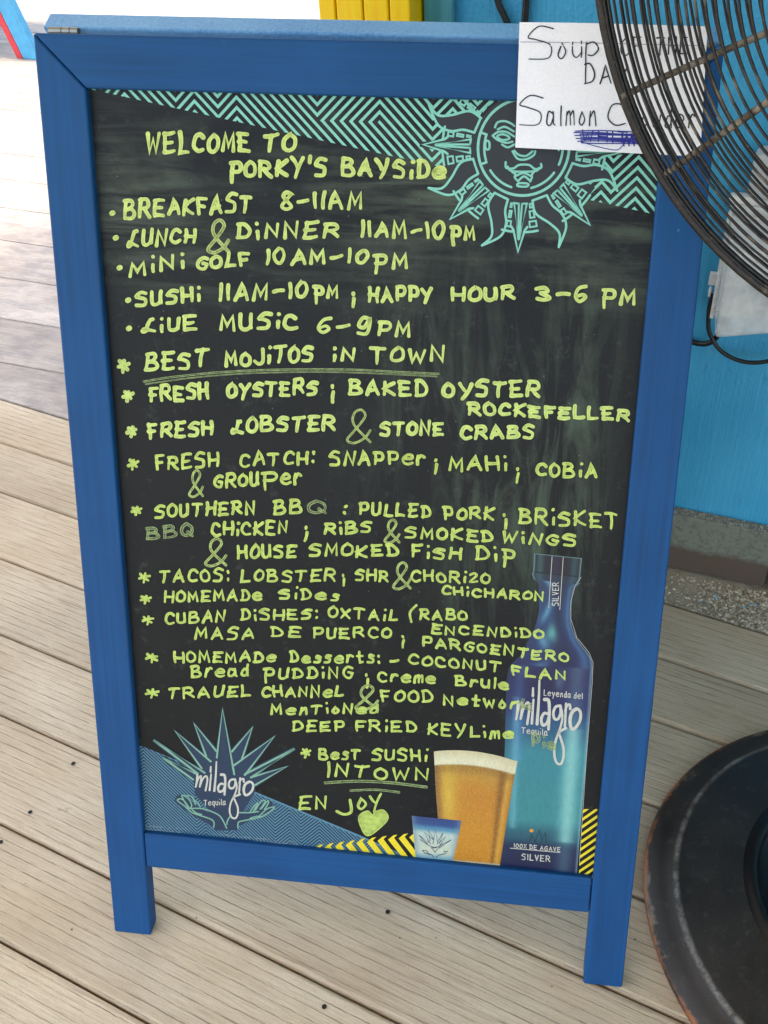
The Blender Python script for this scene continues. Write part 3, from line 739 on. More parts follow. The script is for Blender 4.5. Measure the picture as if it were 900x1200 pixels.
nv.stroke(e5([(60, 660), (150, 720), (280, 800)]), 12); nv.stroke(e5([(640, 700), (560, 740), (440, 800)]), 12)
tag(ob('agave_emblem_ground', nv.V, nv.F, M_navy, panel), 'navy spiked agave silhouette behind the small wordmark')
ml = Ink(b8, ZP + .00048)
for l_ in leaves: ml.stroke(e5(l_), 2.3)
hand = [[(285, 840), (275, 790), (150, 745), (95, 700), (45, 660), (80, 655), (120, 705)], [(75, 630), (110, 640), (140, 690), (125, 715), (105, 690), (75, 630)], [(110, 628), (145, 640), (165, 690)], [(150, 655), (180, 680), (195, 705)],
        [(130, 715), (200, 715), (270, 735), (330, 770), (370, 845)], [(140, 720), (170, 745), (205, 755)], [(370, 820), (378, 790), (395, 765)],
        [(445, 845), (445, 815), (460, 800), (560, 780), (620, 760), (685, 710), (640, 715), (590, 760)], [(455, 742), (520, 742), (580, 735)], [(525, 735), (555, 695), (575, 680), (545, 735)], [(560, 725), (600, 665), (625, 668), (590, 720)], [(600, 715), (640, 665), (645, 680), (620, 720)], [(525, 780), (560, 768), (590, 765)]]
for q in hand: ml.stroke([tuple(p) for p in catmull(e5(q), 5)], 1.5)
ob('agave_emblem', ml.V, ml.F, M_mint2, panel, uv=ml.U)
WM = [([(140, 260), (133, 340), (120, 430)], 26, 14), ([(122, 430), (150, 310), (178, 270), (178, 330), (165, 425)], 20, 22), ([(166, 425), (195, 320), (232, 268), (248, 320), (228, 475)], 20, 24),
      ([(288, 240), (280, 350), (272, 468)], 20, 26), ([(284, 130), (282, 205)], 18, 26), ([(345, 58), (338, 250), (322, 475)], 18, 30),
      ([(395, 240), (432, 250), (440, 350), (432, 525)], 34, 26), ([(432, 380), (390, 372), (362, 430), (378, 485), (418, 465), (436, 410)], 26, 30),
      ([(545, 300), (500, 312), (478, 370), (490, 425), (525, 425), (548, 370), (548, 310)], 26, 26), ([(548, 305), (565, 400), (548, 500), (500, 640), (487, 760), (510, 845), (552, 855), (575, 790), (574, 700), (548, 610), (535, 555), (600, 515)], 20, 24),
      ([(600, 280), (594, 400), (588, 500)], 22, 22), ([(590, 350), (610, 300), (635, 290), (640, 330)], 20, 26), ([(705, 330), (655, 368), (638, 450), (655, 520), (695, 505), (733, 440), (738, 365), (705, 330)], 34, 26)]
def wordmark(ink, f, s):
    for q, w0, w1 in WM:
        ink.stroke([tuple(f(*p)) for p in catmull(q, 6)], w1 * s, wf=lambda t: (w0 + (w1 - w0) * t) * s)
wi = Ink(b8, ZP + .0006)
wordmark(wi, lambda X, Y: (200 + (165 + (X - 120) * .613) / 5.625, 820 + (495 + (Y - 260) * .46 + (X - 120) * .02) / 5.625), .62 / 5.625 * .85)
write(wi, "Tequila", 239, 944, 265, 943, 7, .9, .4)
tag(ob('wordmark_print', wi.V, wi.F, M_white, panel, uv=wi.U), 'white brush lettering across the agave emblem')
M_hair = inkmat('print_small_white', (190, 205, 210), .25, .5, 0)
fp = Ink(b8, ZP + .0005)
rq = random.Random(2)          # legal print too small to read: rows of hairline specks
for (xa, ya, xb, yb) in ((170, 967.5, 222, 972), (170, 971.5, 212, 975), (250, 977, 348, 987), (300, 985, 352, 990)):
    x = xa
    while x < xb:
        w_ = rq.uniform(.6, 2.6); y = ya + (yb - ya) * (x - xa) / (xb - xa) + rq.uniform(-.4, .4); fp.stroke([(x, y), (min(x + w_, xb), y)], rq.uniform(.8, 1.5)); x += w_ + rq.uniform(1.0, 2.2)
fp.make('small_print', M_hair, panel)

# ---- yellow hooks and stripes
ye = Ink(b8, ZP + .0003)
for k in range(10):
    x = 372 + k * 12.4; yb = 1000 + k * .9; x2 = x + 6 + k * 2.6
    top = 990 - k * 1.6 if k < 4 else 983 - (k - 4) * 1.4
    bx = x + (yb - top) * .86
    ye.poly([(x - 4, top + 5), (x + 2, top), (x + 7, top - 1), (x + 3, top + 3), (bx + 4, yb + 8), (bx - 3, yb + 8)][::1])
rr = [b8(p) for p in ((682, 958), (697, 948), (700, 948), (690, 1033), (674, 1031))]
ob('yellow_hook_print', ye.V, ye.F, M_yel, panel)
ys = stripes([b8((677.5, 1036)), b8((700, 1036)), b8((700, 948)), b8((683, 948))], [(.45, .62, .1, .3, 1)], .0102, .42, ZP + .0003)
ob('yellow_stripe_print', *ys, M_yel, panel)

# ---- gradient prints (bottle, beer, shot glass) as vertex-coloured sheets
def vcmat(name, rough=.4, grain=.0):
    m = N(name); a_ = m.n('ShaderNodeVertexColor', layer_name='print'); col = a_.outputs[0]
    nb = m.noise(m.coord(scale=(1, .35, 1)), 260, 4, .7); col = m.mix(m.mr(nb, .35, .7, .16, 0), col, lin((10, 14, 30)))
    if grain:
        n = m.noise(m.coord(), 1100, 3, .8); col = m.mix(m.mr(n, .5, .72, 0, grain), col, lin((238, 196, 110))); n = m.noise(m.coord(loc=(3, 1, 0)), 800, 3, .8); col = m.mix(m.mr(n, .52, .72, 0, grain), col, lin((140, 80, 30)))
    m.set(col, rough, .4); return m.m
def sheet(name, left, right, colf, z, nx=24, ny=60, grain=0, topf=None, botf=None):
    """left/right: (y,x) control lists in photo px; colf(s,t,x,y) -> rgb"""
    def ip(l_, t):
        n = len(l_)
        y = l_[0][1] + (l_[-1][1] - l_[0][1]) * t
        for (xa, ya), (xb, yb) in zip(l_[:-1], l_[1:]):
            if ya <= y <= yb + 1e-6: return (xa + (xb - xa) * ((y - ya) / (yb - ya) if yb > ya else 0), y)
        return l_[-1]
    V, Cc, F = [], [], []
    for j in range(ny + 1):
        t = j / ny; a_, b_ = ip(left, t), ip(right, t)
        for i in range(nx + 1):
            s_ = i / nx; x = a_[0] + (b_[0] - a_[0]) * s_; y = a_[1] + (b_[1] - a_[1]) * s_
            if topf: y += topf(s_) * (1 - t)
            if botf: y += botf(s_) * t
            u, v_ = b8((x, y)); V.append((u, v_, z)); Cc.append(lin(tuple(q * m_ for q, m_ in zip(colf(s_, t, x, y), (.94, .98, .92)))))
    for j in range(ny):
        for i in range(nx):
            k = j * (nx + 1) + i; F.append((k, k + nx + 1, k + nx + 2, k + 1))
    o = ob(name, V, F, vcmat(name + '_colour', grain=grain), panel)
    ca_ = o.data.color_attributes.new('print', 'FLOAT_COLOR', 'POINT')
    for i, c in enumerate(Cc): ca_.data[i].color = c
    return o
def grad(stops, t):
    for (a_, ca_), (b_, cb_) in zip(stops[:-1], stops[1:]):
        if t <= b_:
            k = max(0, (t - a_) / (b_ - a_)); k = k * k * (3 - 2 * k); return tuple(ca_[i] + (cb_[i] - ca_[i]) * k for i in range(3))
    return stops[-1][1]
def mixc(a_, b_, k): k = max(0, min(1, k)); return tuple(a_[i] + (b_[i] - a_[i]) * k for i in range(3))
def bump(x, c, w_): return math.exp(-((x - c) / w_) ** 2)
def bot(s, t, x, y):
    c = grad([(0, (40, 56, 92)), (.10, (34, 66, 112)), (.24, (30, 48, 98)), (.33, (34, 36, 88)), (.43, (28, 40, 98)), (.50, (34, 86, 128)), (.60, (48, 132, 152)), (.82, (52, 136, 148)), (.885, (34, 90, 112)), (.925, (24, 36, 76)), (1, (22, 30, 70))], t)
    if t < .3:
        c = mixc(c, (120, 190, 225), .6 * bump(s, .28 + .1 * math.sin(t * 30), .10) * (.5 + .5 * math.sin(t * 60 + s * 5)))
        c = mixc(c, (20, 26, 60), .6 * bump(s, .62, .15)); c = mixc(c, (90, 150, 200), .4 * bump(s, .9, .06))
        c = mixc(c, (110, 205, 190), .7 * bump(t, .18, .03) * bump(s, .45, .12))
    else:
        c = mixc(c, (150, 205, 210), .8 * bump(s, .82, .10) * (1 if .5 < t < .9 else .35)); c = mixc(c, (130, 190, 215), .5 * bump(s, .13, .04) * (.40 < t < .86)); c = mixc(c, (150, 190, 225), .55 * bump(s, .62, .05) * bump(t, .345, .03))
        c = mixc(c, (24, 60, 96), .35 * bump(s, 0, .06)); c = mixc(c, (90, 140, 200), .35 * bump(s, .16, .07) * (t < .62))
        c = mixc(c, (24, 24, 60), .5 * bump(s, .45, .3) * bump(t, .36, .06))
    if s > .965: c = mixc(c, (150, 190, 210), .6)
    return c
left = [(626, 679), (631.5, 684), (631.5, 716), (628, 732), (623, 743), (610, 768), (601, 776), (596, 783), (593.3, 800), (592, 860), (589, 960), (586, 1017)]
right = [(680, 683), (672, 690), (668, 720), (670, 735), (675, 747), (681, 756), (688, 764), (693, 772), (694.3, 782), (693, 800), (687, 890), (681, 960), (676, 1024)]
tag(sheet('bottle_print', left, right, bot, ZP + .0003, 28, 110), 'printed tall blue-to-teal bottle at the lower right of the board')
def cap(s, t, x, y):
    c = mixc((16, 20, 34), (48, 80, 88), bump(s, .14, .08)); c = mixc(c, (40, 66, 80), bump(s, .86, .08)); c = mixc(c, (40, 30, 60), bump(s, .45, .13))
    if t > .72: c = mixc(c, (46, 80, 108), .4)
    if abs(t - .70) < .03: c = (10, 12, 22)
    if s < .03 or s > .97 or t < .04: c = (110, 140, 150)
    return c
sheet('bottle_cap_print', [(626, 648.3), (625, 668), (623.5, 673), (626, 679)], [(682, 654), (680, 673), (679.5, 680), (676, 685)], cap, ZP + .00034, 24, 24)
bl = Ink(b8, ZP + .0006)
bl.stroke([(647, 652), (643, 712)], .7); bl.stroke([(660, 653), (656, 714)], .7)
bl.stroke([(598, 993.5), (656, 998.5)], .8); bl.stroke([(681, 676), (674, 686), (669, 705), (669, 725), (676, 747), (690, 764), (695, 776), (694, 800), (687, 890), (679, 1010)], .45)
wordmark(bl, lambda X, Y: (590 + X / 8.18, 790 + Y / 8.18), 1 / 8.18)
write(bl, "Leyenda del", 637, 815, 683, 819, 7.5, 1.0, .4); write(bl, "Tequila", 611, 859, 642, 862, 7.5, 1.0, .4)
write(bl, "100% DE AGAVE", 602, 993, 657, 998, 5.5, .9, .3); write(bl, "SILVER", 611, 1007, 645, 1010, 7.5, 1.1, .2)
# SILVER running up the neck strip
rot90 = Ink(lambda p: b8((655 + (p[1]) + (0 - p[0]) * -.06, 710 - p[0])), ZP + .0006)
write(rot90, "SILVER", 0, -.4, 28, -1.4, 8, 1.0, .2)
tag(ob('bottle_lettering', bl.V, bl.F, M_white, panel, uv=bl.U), 'white lettering on the printed bottle'); ob('bottle_lettering', rot90.V, rot90.F, M_white, panel, uv=rot90.U)
em = Ink(b8, ZP + .0006); em.stroke([(621, 985), (623, 978), (627, 986), (632, 972), (635, 985), (639, 975), (640, 986)], 1.0); em.make('bottle_emblem', M_dark, panel)
eo = Ink(b8, ZP + .0006); eo.stroke([(622.5, 973), (623.5, 973)], 4); eo.make('bottle_emblem', flat('print_orange', (214, 150, 60)), panel)
def beer(s, t, x, y):
    if t < .115: return mixc((214, 200, 172), (236, 226, 206), min(1, t * 12) * (1 - .5 * bump(s, .9, .1)))
    c = grad([(0, (150, 110, 64)), (.08, (196, 140, 60)), (.3, (204, 126, 42)), (.75, (210, 132, 34)), (.93, (204, 124, 20)), (1, (180, 118, 40))], (t - .1) / .9)
    c = mixc(c, (228, 190, 78), .75 * bump(s, .16, .12) * bump(t, .4, .3)); c = mixc(c, (128, 88, 58), .75 * bump(s, .02, .05))
    c = mixc(c, (120, 68, 30), .8 * bump(s, .86, .025 + .03 * (1 - t))); c = mixc(c, (222, 170, 80), .6 * bump(s, .93, .025)); c = mixc(c, (150, 96, 40), .5 * bump(s, .995, .02))
    c = mixc(c, (120, 74, 34), .35 * bump(t, .16, .035))
    if t > .955: c = (214, 198, 168)
    return c
tag(sheet('beer_glass_print', [(508.5, 880.5), (511, 930), (517.5, 1013)], [(606.5, 891.5), (600, 925), (585, 1019)], beer, ZP + .00042, 40, 70, .6, topf=lambda s: -5.5 * math.sin(math.pi * min(1, s * 1.05)) ** .8 if s < .95 else 0), 'printed pint of amber beer with a pale foam head')
def shot(s, t, x, y):
    c = grad([(0, (52, 70, 128)), (.14, (44, 76, 140)), (.24, (80, 140, 180)), (.36, (196, 206, 206)), (.75, (204, 206, 196)), (.9, (130, 170, 190)), (1, (70, 110, 150))], t)
    return mixc(c, (120, 140, 165), .6 * max(bump(s, 0, .09), bump(s, 1, .09)))
tag(sheet('shot_glass_print', [(482.5, 955.5), (487.5, 1009)], [(541, 961.5), (530, 1013)], shot, ZP + .0005, 20, 40), 'printed small blue and white shot glass')
sh = Ink(b8, ZP + .0006)
def e6(p): return (470 + p[0] / 6, 860 + p[1] / 6)
for q in [[(225, 770), (243, 668), (258, 770)], [(200, 760), (165, 690), (225, 740)], [(185, 770), (125, 710), (210, 770)], [(200, 785), (135, 740)], [(205, 750), (192, 672), (228, 735)], [(262, 750), (295, 695), (270, 765)], [(265, 765), (318, 715), (275, 780)], [(272, 785), (355, 742), (270, 800)], [(205, 785), (240, 830), (275, 785), (240, 800), (205, 785)], [(215, 800), (265, 790)],
          [(230, 865), (215, 845), (165, 835), (150, 815), (180, 820), (200, 850)], [(245, 865), (265, 850), (310, 840), (328, 822), (300, 826)]]:
    sh.stroke([e6(p) for p in q], .75)
sh.make('shot_glass_emblem', flat('print_ink_navy', (38, 48, 90)), panel)

# ------------------------------------------------------------------ paper note
note = empty('paper_note'); tag(note, 'white sheet with handwritten soup of the day taped over the sign corner', 'paper')
mpap = N('white_paper'); v = mpap.coord(); n1 = mpap.noise(v, 14, 3, .5); n2 = mpap.noise(v, 500, 3)
mpap.set(mpap.mix(mpap.mr(n2, .3, .7), lin((226, 228, 234)), lin((236, 237, 240))), .6, .3); mpap.bump(n1, .6, .006)
def pz(u, v_): return .0042 + .0026 * math.sin((u - .44) * 26) + .0012 * math.sin(v_ * 33 + u * 9) + (.0008 if abs(v_ - 1.008) > .002 else -.0006)
def b3(p): return hm(H3, p[0], p[1])
cor = [(609, 26.5), (829, 31), (821, 183.5), (604, 173)]
V, F = [], []; NX, NY = 24, 20
for j in range(NY + 1):
    t = j / NY
    for i in range(NX + 1):
        s_ = i / NX
        x = (cor[0][0] * (1 - s_) + cor[1][0] * s_) * (1 - t) + (cor[3][0] * (1 - s_) + cor[2][0] * s_) * t
        y = (cor[0][1] * (1 - s_) + cor[1][1] * s_) * (1 - t) + (cor[3][1] * (1 - s_) + cor[2][1] * s_) * t
        u, v_ = b3((x, y)); V.append((u, v_, pz(u, v_)))
nv_ = len(V); V += [(a_, b_, c_ - .00025) for a_, b_, c_ in V]
for j in range(NY):
    for i in range(NX):
        k = j * (NX + 1) + i; F.append((k, k + NX + 1, k + NX + 2, k + 1)); F.append((nv_ + k, nv_ + k + 1, nv_ + k + NX + 2, nv_ + k + NX + 1))
sheetp = ob('sheet', V, F, mpap.m, note, smooth=True, rot=RX)
def lay(ink):
    return [(x, y, pz(x, y) + z) for x, y, z in ink.V]
pk = Ink(b3, .0005)
write(pk, "S", 619, 71, 650, 70, 38, 1.6, .5); write(pk, "ou", 653, 70, 682, 69, 27, 1.6, .6); write(pk, "}", 686, 69, 702, 68, 27, 1.6, .5)
write(pk, "OF", 727, 66, 752, 66, 22, 1.5, .6); write(pk, "THE", 768, 66, 806, 64, 21, 1.7, .6); write(pk, "DAY", 684, 100, 736, 99, 24, 1.8, .6)
write(pk, "S", 608, 147, 637, 147, 35, 1.6, .5); write(pk, "almon", 640, 148, 699, 148, 25, 1.6, .5); write(pk, "C", 711, 148, 733, 149, 28, 1.6, .5); write(pk, "howder", 738, 149, 815, 151, 24, 1.6, .5)
ob('pen_writing', lay(pk), pk.F, flat('black_pen', (28, 28, 34), .4), note, rot=RX)
pk2 = Ink(b3, .0005); write(pk2, "WHITE", 682, 166, 752, 170, 14, 1.6, .5)
rg2 = random.Random(4)
for k in range(9):
    y = 154 + k * 1.7; pk2.stroke([tuple(p) for p in catmull([(676 + rg2.uniform(-4, 6), y), (700, y + rg2.uniform(-1, 1)), (730, y + rg2.uniform(-1, 2)), (754 + rg2.uniform(-4, 5), y + 1)], 4)], 1.3)
for k in range(8): pk2.stroke([(728 + k * 3, 157 + (k % 2) * 12), (731 + k * 3, 171 - (k % 2) * 12)], 1.6)
pk2.stroke([tuple(p) for p in catmull([(680, 166), (700, 172), (722, 176), (730, 170)], 5)], 1.0)
ob('scribble', lay(pk2), pk2.F, flat('blue_pen', (38, 44, 140), .4), note, rot=RX)
cr = Ink(b3, .00045)
for a_, b_ in ((610, 640), (643, 668), (672, 690), (695, 700), (700, 826)): cr.stroke([(a_, 49.6 + (a_ - 610) * .02), (b_, 49.6 + (b_ - 610) * .02)], .8)
ob('fold_line', lay(cr), cr.F, flat('fold_grey', (150, 154, 166), .6), note, rot=RX)

# ------------------------------------------------------------------ pedestal fan
fan = empty('pedestal_fan', (.932, .124, 0))
tag(fan, 'black floor-standing fan with dusty wire guard and worn round base', 'fan')
FX = Vector((.932, .124, 0))
mk = N('worn_black_paint'); v = mk.coord(); sx = mk.sep(v); rad = mk.math('POWER', mk.math('ADD', mk.math('MULTIPLY', sx[0], sx[0]), mk.math('MULTIPLY', sx[1], sx[1])), .5)
n1 = mk.noise(v, 9, 6, .7); n2 = mk.noise(v, 60, 6, .75); n3 = mk.noise(v, 500, 3, .6); n4 = mk.noise(v, 25, 4, .6)
ck = mk.mix(mk.mr(n1, .35, .7), lin((25, 22, 19)), lin((45, 40, 35))); ck = mk.mix(mk.mr(n2, .55, .8, 0, .45), ck, lin((92, 88, 84))); ck = mk.mix(mk.mr(n3, .6, .8, 0, .3), ck, lin((110, 106, 100)))
ring = mk.math('SUBTRACT', 1, mk.mr(mk.math('ABSOLUTE', mk.math('SUBTRACT', rad, .2455)), .0005, .0045)); ck = mk.mix(mk.math('MULTIPLY', ring, mk.mr(n2, .4, .65, .05, .6)), ck, lin((168, 162, 152)))  # pale ring paints the highlight along the base plate's crease
rust = mk.math('MULTIPLY', mk.mr(mk.math('ADD', rad, mk.math('MULTIPLY', mk.math('SUBTRACT', n4, .5), .05)), .276, .281), mk.mr(n1, .54, .6)); ck = mk.mix(rust, ck, lin((118, 100, 84)))
rust2 = mk.math('MULTIPLY', mk.mr(mk.math('ADD', rad, mk.math('MULTIPLY', mk.math('SUBTRACT', n2, .5), .02)), .279, .282), mk.mr(n1, .4, .5)); ck = mk.mix(mk.math('MULTIPLY', rust2, .8), ck, lin((150, 84, 42)))
vs_ = mk.n('ShaderNodeTexNoise'); 
mk.set(ck, mk.mr(n1, .3, .7, .34, .58), .5); mk.bump(mk.math('ADD', n3, mk.math('MULTIPLY', n2, .6)), .25, .001)
rng_ = random.Random(5)
bv, bf = lathe([(.2, .001), (.279, .001), (.283, .004), (.2835, .010), (.281, .0135), (.262, .0185), (.2475, .0265), (.2440, .0292), (.238, .0300), (.20, .038), (.166, .0455)], 160)
bv = [(x * (1 + .004 * math.sin(5 * math.atan2(y, x)) * (math.hypot(x, y) > .25)), y * (1 + .004 * math.sin(5 * math.atan2(y, x)) * (math.hypot(x, y) > .25)), z) for x, y, z in bv]
ob('base_plate', bv, bf, mk.m, fan, smooth=True)
mr_ = N('polished_black'); mr_.set(lin((20, 17, 15)), .34, .4)
ob('base_hub', *lathe([(.166, .0455), (.160, .048), (.1565, .0505), (.153, .0515), (.150, .050), (.147, .044), (.146, .034), (.05, .030), (.046, .034), (.044, .06), (.030, .066), (.026, .09), (.0, .09)], 128), mr_.m, fan, smooth=True)
AX = Vector((math.cos(.0815) * math.cos(.9617), math.cos(.0815) * math.sin(.9617), math.sin(.0815)))
KF = .80
HC = Vector((.494768 + KF * .268732, -.550484 + KF * .792984, 1.174734 - KF * .138434)) - FX
aa = AX.cross(Vector((0, 0, 1))).normalized(); bb = AX.cross(aa)
RF = .3172 * KF
mo = HC + AX * .19
ob('pole', *tube([tuple(p) for p in catmull([(0, 0, .06), (0, 0, .28), (.01, .05, .42), (mo.x * .7, mo.y + .03, .58), (mo.x, mo.y, .78), (mo.x, mo.y, mo.z - .05)], 8)], .017, 14), mr_.m, fan, smooth=True)
mg = N('dusty_guard_wire'); v = mg.coord(); n1 = mg.noise(v, 90, 5, .7); n2 = mg.noise(v, 25, 4, .6); n3 = mg.noise(v, 600, 3, .6)
cg = mg.mix(mg.mr(n1, .45, .7), lin((14, 12, 12)), lin((42, 31, 27))); cg = mg.mix(mg.mr(n2, .58, .72, 0, .7), cg, lin((128, 116, 98))); cg = mg.mix(mg.mr(n3, .6, .8, 0, .4), cg, lin((150, 140, 125)))
mg.set(cg, .5, .5); mg.bump(mg.math('ADD', n1, n3), .6, .001)
mgs = N('dusty_strut'); v = mgs.coord(); n1 = mgs.noise(v, 60, 5, .7); mgs.set(mgs.mix(mgs.mr(n1, .4, .6), lin((70, 62, 54)), lin((132, 124, 110))), .7, .3); mgs.bump(n1, .5, .001)
def gp(rho, t, h, pw=5.1133): return HC + (aa * math.cos(t) + bb * math.sin(t)) * (RF * rho) + AX * (h * (1 - abs(rho) ** pw))
rg3 = random.Random(8)
def ringtube(name, rho, h, r, jit=.0009):
    ph = [rg3.uniform(0, 6.28) for _ in range(3)]; n = 84; pts = []
    for k in range(n):
        t = 2 * math.pi * k / n
        w_ = jit * (math.sin(2 * t + ph[0]) + .6 * math.sin(3 * t + ph[1]) + .4 * math.sin(7 * t + ph[2]))
        p = gp(rho, t, h); pts.append(p + AX * w_ + (p - HC).normalized() * w_ * .5)
    return ob(name, *tube(pts, r, 7, closed=True), mg.m, fan, smooth=True)
ringtube('guard_rim', 1.0, 0, .0042, .0003); 
for h in (.0671 * KF, -.041 * KF):
    # wires spaced evenly along the dome's profile
    prof = [(q / 200, h * (1 - (q / 200) ** 5.1133)) for q in range(201)]; s_acc = [0]
    for (r0, h0), (r1, h1) in zip(prof[:-1], prof[1:]): s_acc.append(s_acc[-1] + math.hypot((r1 - r0) * RF, h1 - h0))
    tot = s_acc[-1]; s_ = tot - .006
    while s_ > .045:
        i = min(range(201), key=lambda k: abs(s_acc[k] - s_)); ringtube('guard_wire', prof[i][0], h, .00105); s_ -= .0079
    tb = 2.6513 if h > 0 else 2.3897
    for k in range(6):
        t = tb + k * math.pi / 3
        pts = []
        for q in range(25):
            rho = .14 + .86 * q / 24; p = gp(rho, t, h * 1.0); pts.append(p + AX * (.0032 if h > 0 else -.0032) * (-1))
        ob('guard_strut', *tube(pts, .0025, 8), mgs.m, fan, smooth=True)
    c_ = HC + AX * h; cap_ = [c_ + AX * (.004 if h > 0 else -.004) * q for q in (-1, 0, 1)]
    ob('guard_badge', *tube([tuple(p) for p in cap_], .045, 32), mr_.m, fan, smooth=False)
ob('motor', *tube([tuple(HC + AX * q) for q in (.056, .085, .2, .235, .24)], .06, 28, rfun=lambda i: (.05, .066, .066, .05, .02)[i]), mr_.m, fan, smooth=True)
mbld = N('fan_blade_metal'); mbld.set(lin((120, 122, 124)), .35, .5, .7)
for k in range(3):       # three blades at rest, the gap between two of them faces the sign
    t0 = 2.52 + math.radians(60) + k * 2 * math.pi / 3
    V, F = [], []
    for i in range(9):
        rho = .12 + .74 * i / 8; half = .30 + .1 * math.sin(i / 8 * math.pi)
        for j in range(7):
            tt = t0 + (j / 6 - .5) * 2 * half * .8; p = HC + (aa * math.cos(tt) + bb * math.sin(tt)) * RF * rho + AX * ((j / 6 - .5) * .04); V.append(p)
    for i in range(8):
        for j in range(6): F.append((i * 7 + j, i * 7 + j + 1, i * 7 + j + 8, i * 7 + j + 7))
    b_ = ob('blade', V, F, mbld.m, fan, smooth=True); sm_ = b_.modifiers.new('thick', 'SOLIDIFY'); sm_.thickness = .0015

# ------------------------------------------------------------------ electrical box and cables on the wall
def W(s, z, out=0): return (s, -out, z)      # wall frame: x along wall, -y out of the wall
def wempty(name): return empty(name, W0, AW)
bx = wempty('outlet_box'); tag(bx, 'clear plastic weatherproof outlet cover on the blue wall behind the fan', 'electrical box')
mc = N('clear_plastic'); v = mc.coord(); n1 = mc.noise(v, 30, 4, .6)
mc.b.inputs['Base Color'].default_value = lin((232, 236, 236)); mc.set(None, .15, .7); mc.bump(n1, .25, .003)
tr = mc.n('ShaderNodeBsdfTransparent'); mx = mc.n('ShaderNodeMixShader'); mc.l(mc.mr(n1, .3, .7, .35, .75), mx.inputs[0]); mc.l(tr.outputs[0], mx.inputs[1]); mc.l(mc.b.outputs[0], mx.inputs[2]); mc.l(mx.outputs[0], mc.out.inputs[0])
mwp = N('white_plastic'); v = mwp.coord(); n1 = mwp.noise(v, 80, 4, .6); mwp.set(mwp.mix(mwp.mr(n1, .35, .7), lin((212, 214, 210)), lin((240, 240, 236))), .4, .5)
mgp = N('grey_plastic'); mgp.set(lin((180, 186, 188)), .45, .5); mbk = N('black_cable_jacket'); mbk.set(lin((24, 24, 26)), .45, .5)
bev(ob('back_plate', *box(.004, .150, -.018, -.0005, .505, .668), mwp.m, bx), .004, 3)
def frustum(x0, x1, z0, z1, y0, y1, ins):
    V = [(x0, y0, z0), (x1, y0, z0), (x1, y0, z1), (x0, y0, z1), (x0 + ins, y1, z0 + ins), (x1 - ins, y1, z0 + ins), (x1 - ins, y1, z1 - ins * 1.6), (x0 + ins, y1, z1 - ins * 1.6)]
    return V, [(0, 1, 2, 3), (7, 6, 5, 4), (0, 4, 5, 1), (1, 5, 6, 2), (2, 6, 7, 3), (3, 7, 4, 0)]
cv_, cf_ = frustum(.008, .146, .508, .655, -.030, -.092, .010)      # the lid stands ajar, hinged on its right side
cv_ = [(x, y - (.040 if i > 3 else .018) * (1 - (x - .008) / .138) * 1.15 + (.024 if i > 3 else 0) * (x - .008) / .138, z) for i, (x, y, z) in enumerate(cv_)]
bev(ob('clear_cover', cv_, cf_, mc.m, bx), .006, 3)
for zz in (.511, .650): bev(ob('cover_flange', *prism([(.004, -.050), (.150, -.031), (.150, -.035), (.004, -.056)], zz, zz + .004), mwp.m, bx), .001, 2)
bev(ob('cover_flange', *box(.003, .008, -.058, -.046, .507, .658), mwp.m, bx), .001, 2)
bev(ob('plug_body', *box(.052, .088, -.060, -.0345, .535, .575), mbk.m, bx), .006, 3)
bev(ob('cover_rim', *box(.003, .151, -.031, -.0185, .503, .662), mwp.m, bx), .003, 2)
bev(ob('receptacle', *box(.045, .11, -.034, -.0315, .53, .635), mgp.m, bx), .002, 2)
ob('hasp', *merge(box(-.008, .003, -.034, -.022, .545, .560), tube([(-.004, -.028 + .006 * math.cos(t * .7), .532 + .006 * math.sin(t * .7)) for t in range(9)], .002, 6, closed=True)), mwp.m, bx)
bev(ob('hinge_barrel', *box(.0, .152, -.034, -.02, .6625, .674), mwp.m, bx), .003, 2)
bev(ob('junction_box', *box(.022, .132, -.050, -.0005, .675, .735), mgp.m, bx), .012, 3)
ob('screw_cap', *tube([(.05, -.05, .705), (.05, -.053, .705)], .006, 12), mwp.m, bx)
cd = wempty('conduit_pipe'); tag(cd, 'white plastic conduit pipe rising from the outlet box on the wall', 'pipe')
ob('pipe', *tube([(.094, -.026, .7355), (.094, -.026, 1.6), (.094, -.026, 2.49)], .0145, 20), mwp.m, cd, smooth=True)
ob('coupling', *tube([(.094, -.026, .736), (.094, -.026, .765)], .0185, 20), mwp.m, cd, smooth=True)
def cable(label, pts, r, mat=None):
    c_ = ob('cable', *tube([tuple(p) for p in catmull(pts, 8)], r, 8), mat or mbk.m, None, smooth=True); c_.location = W0; c_.rotation_euler = (0, 0, AW)
    tag(c_, label, 'cable', 'black cables on the blue wall'); return c_
cable('black cable looping in a low curve under the outlet box', [(.0, -.03, .530), (-.001, -.03, .505), (.005, -.03, .470), (.028, -.03, .442), (.065, -.03, .432), (.105, -.03, .446), (.16, -.03, .49), (.22, -.03, .55)], .0032)
cable('thick black cable curving from the outlet box back behind the sign', [(.024, -.025, .506), (.022, -.026, .480), (.010, -.022, .452), (-.010, -.012, .440), (-.04, -.008, .448), (-.10, -.007, .50), (-.2, -.007, .62), (-.27, -.007, .76), (-.315, -.007, .853), (-.328, -.007, .878), (-.35, -.007, .94), (-.40, -.007, 1.1), (-.42, -.007, 1.5), (-.42, -.007, 2.49)], .0042)
cable('black cable hanging upright on the wall above the sign', [(-.283, -.007, 2.49), (-.285, -.007, 1.5), (-.290, -.007, .90), (-.297, -.007, .84), (-.295, -.007, .6), (-.27, -.007, .3), (-.2, -.008, .14)], .0045)

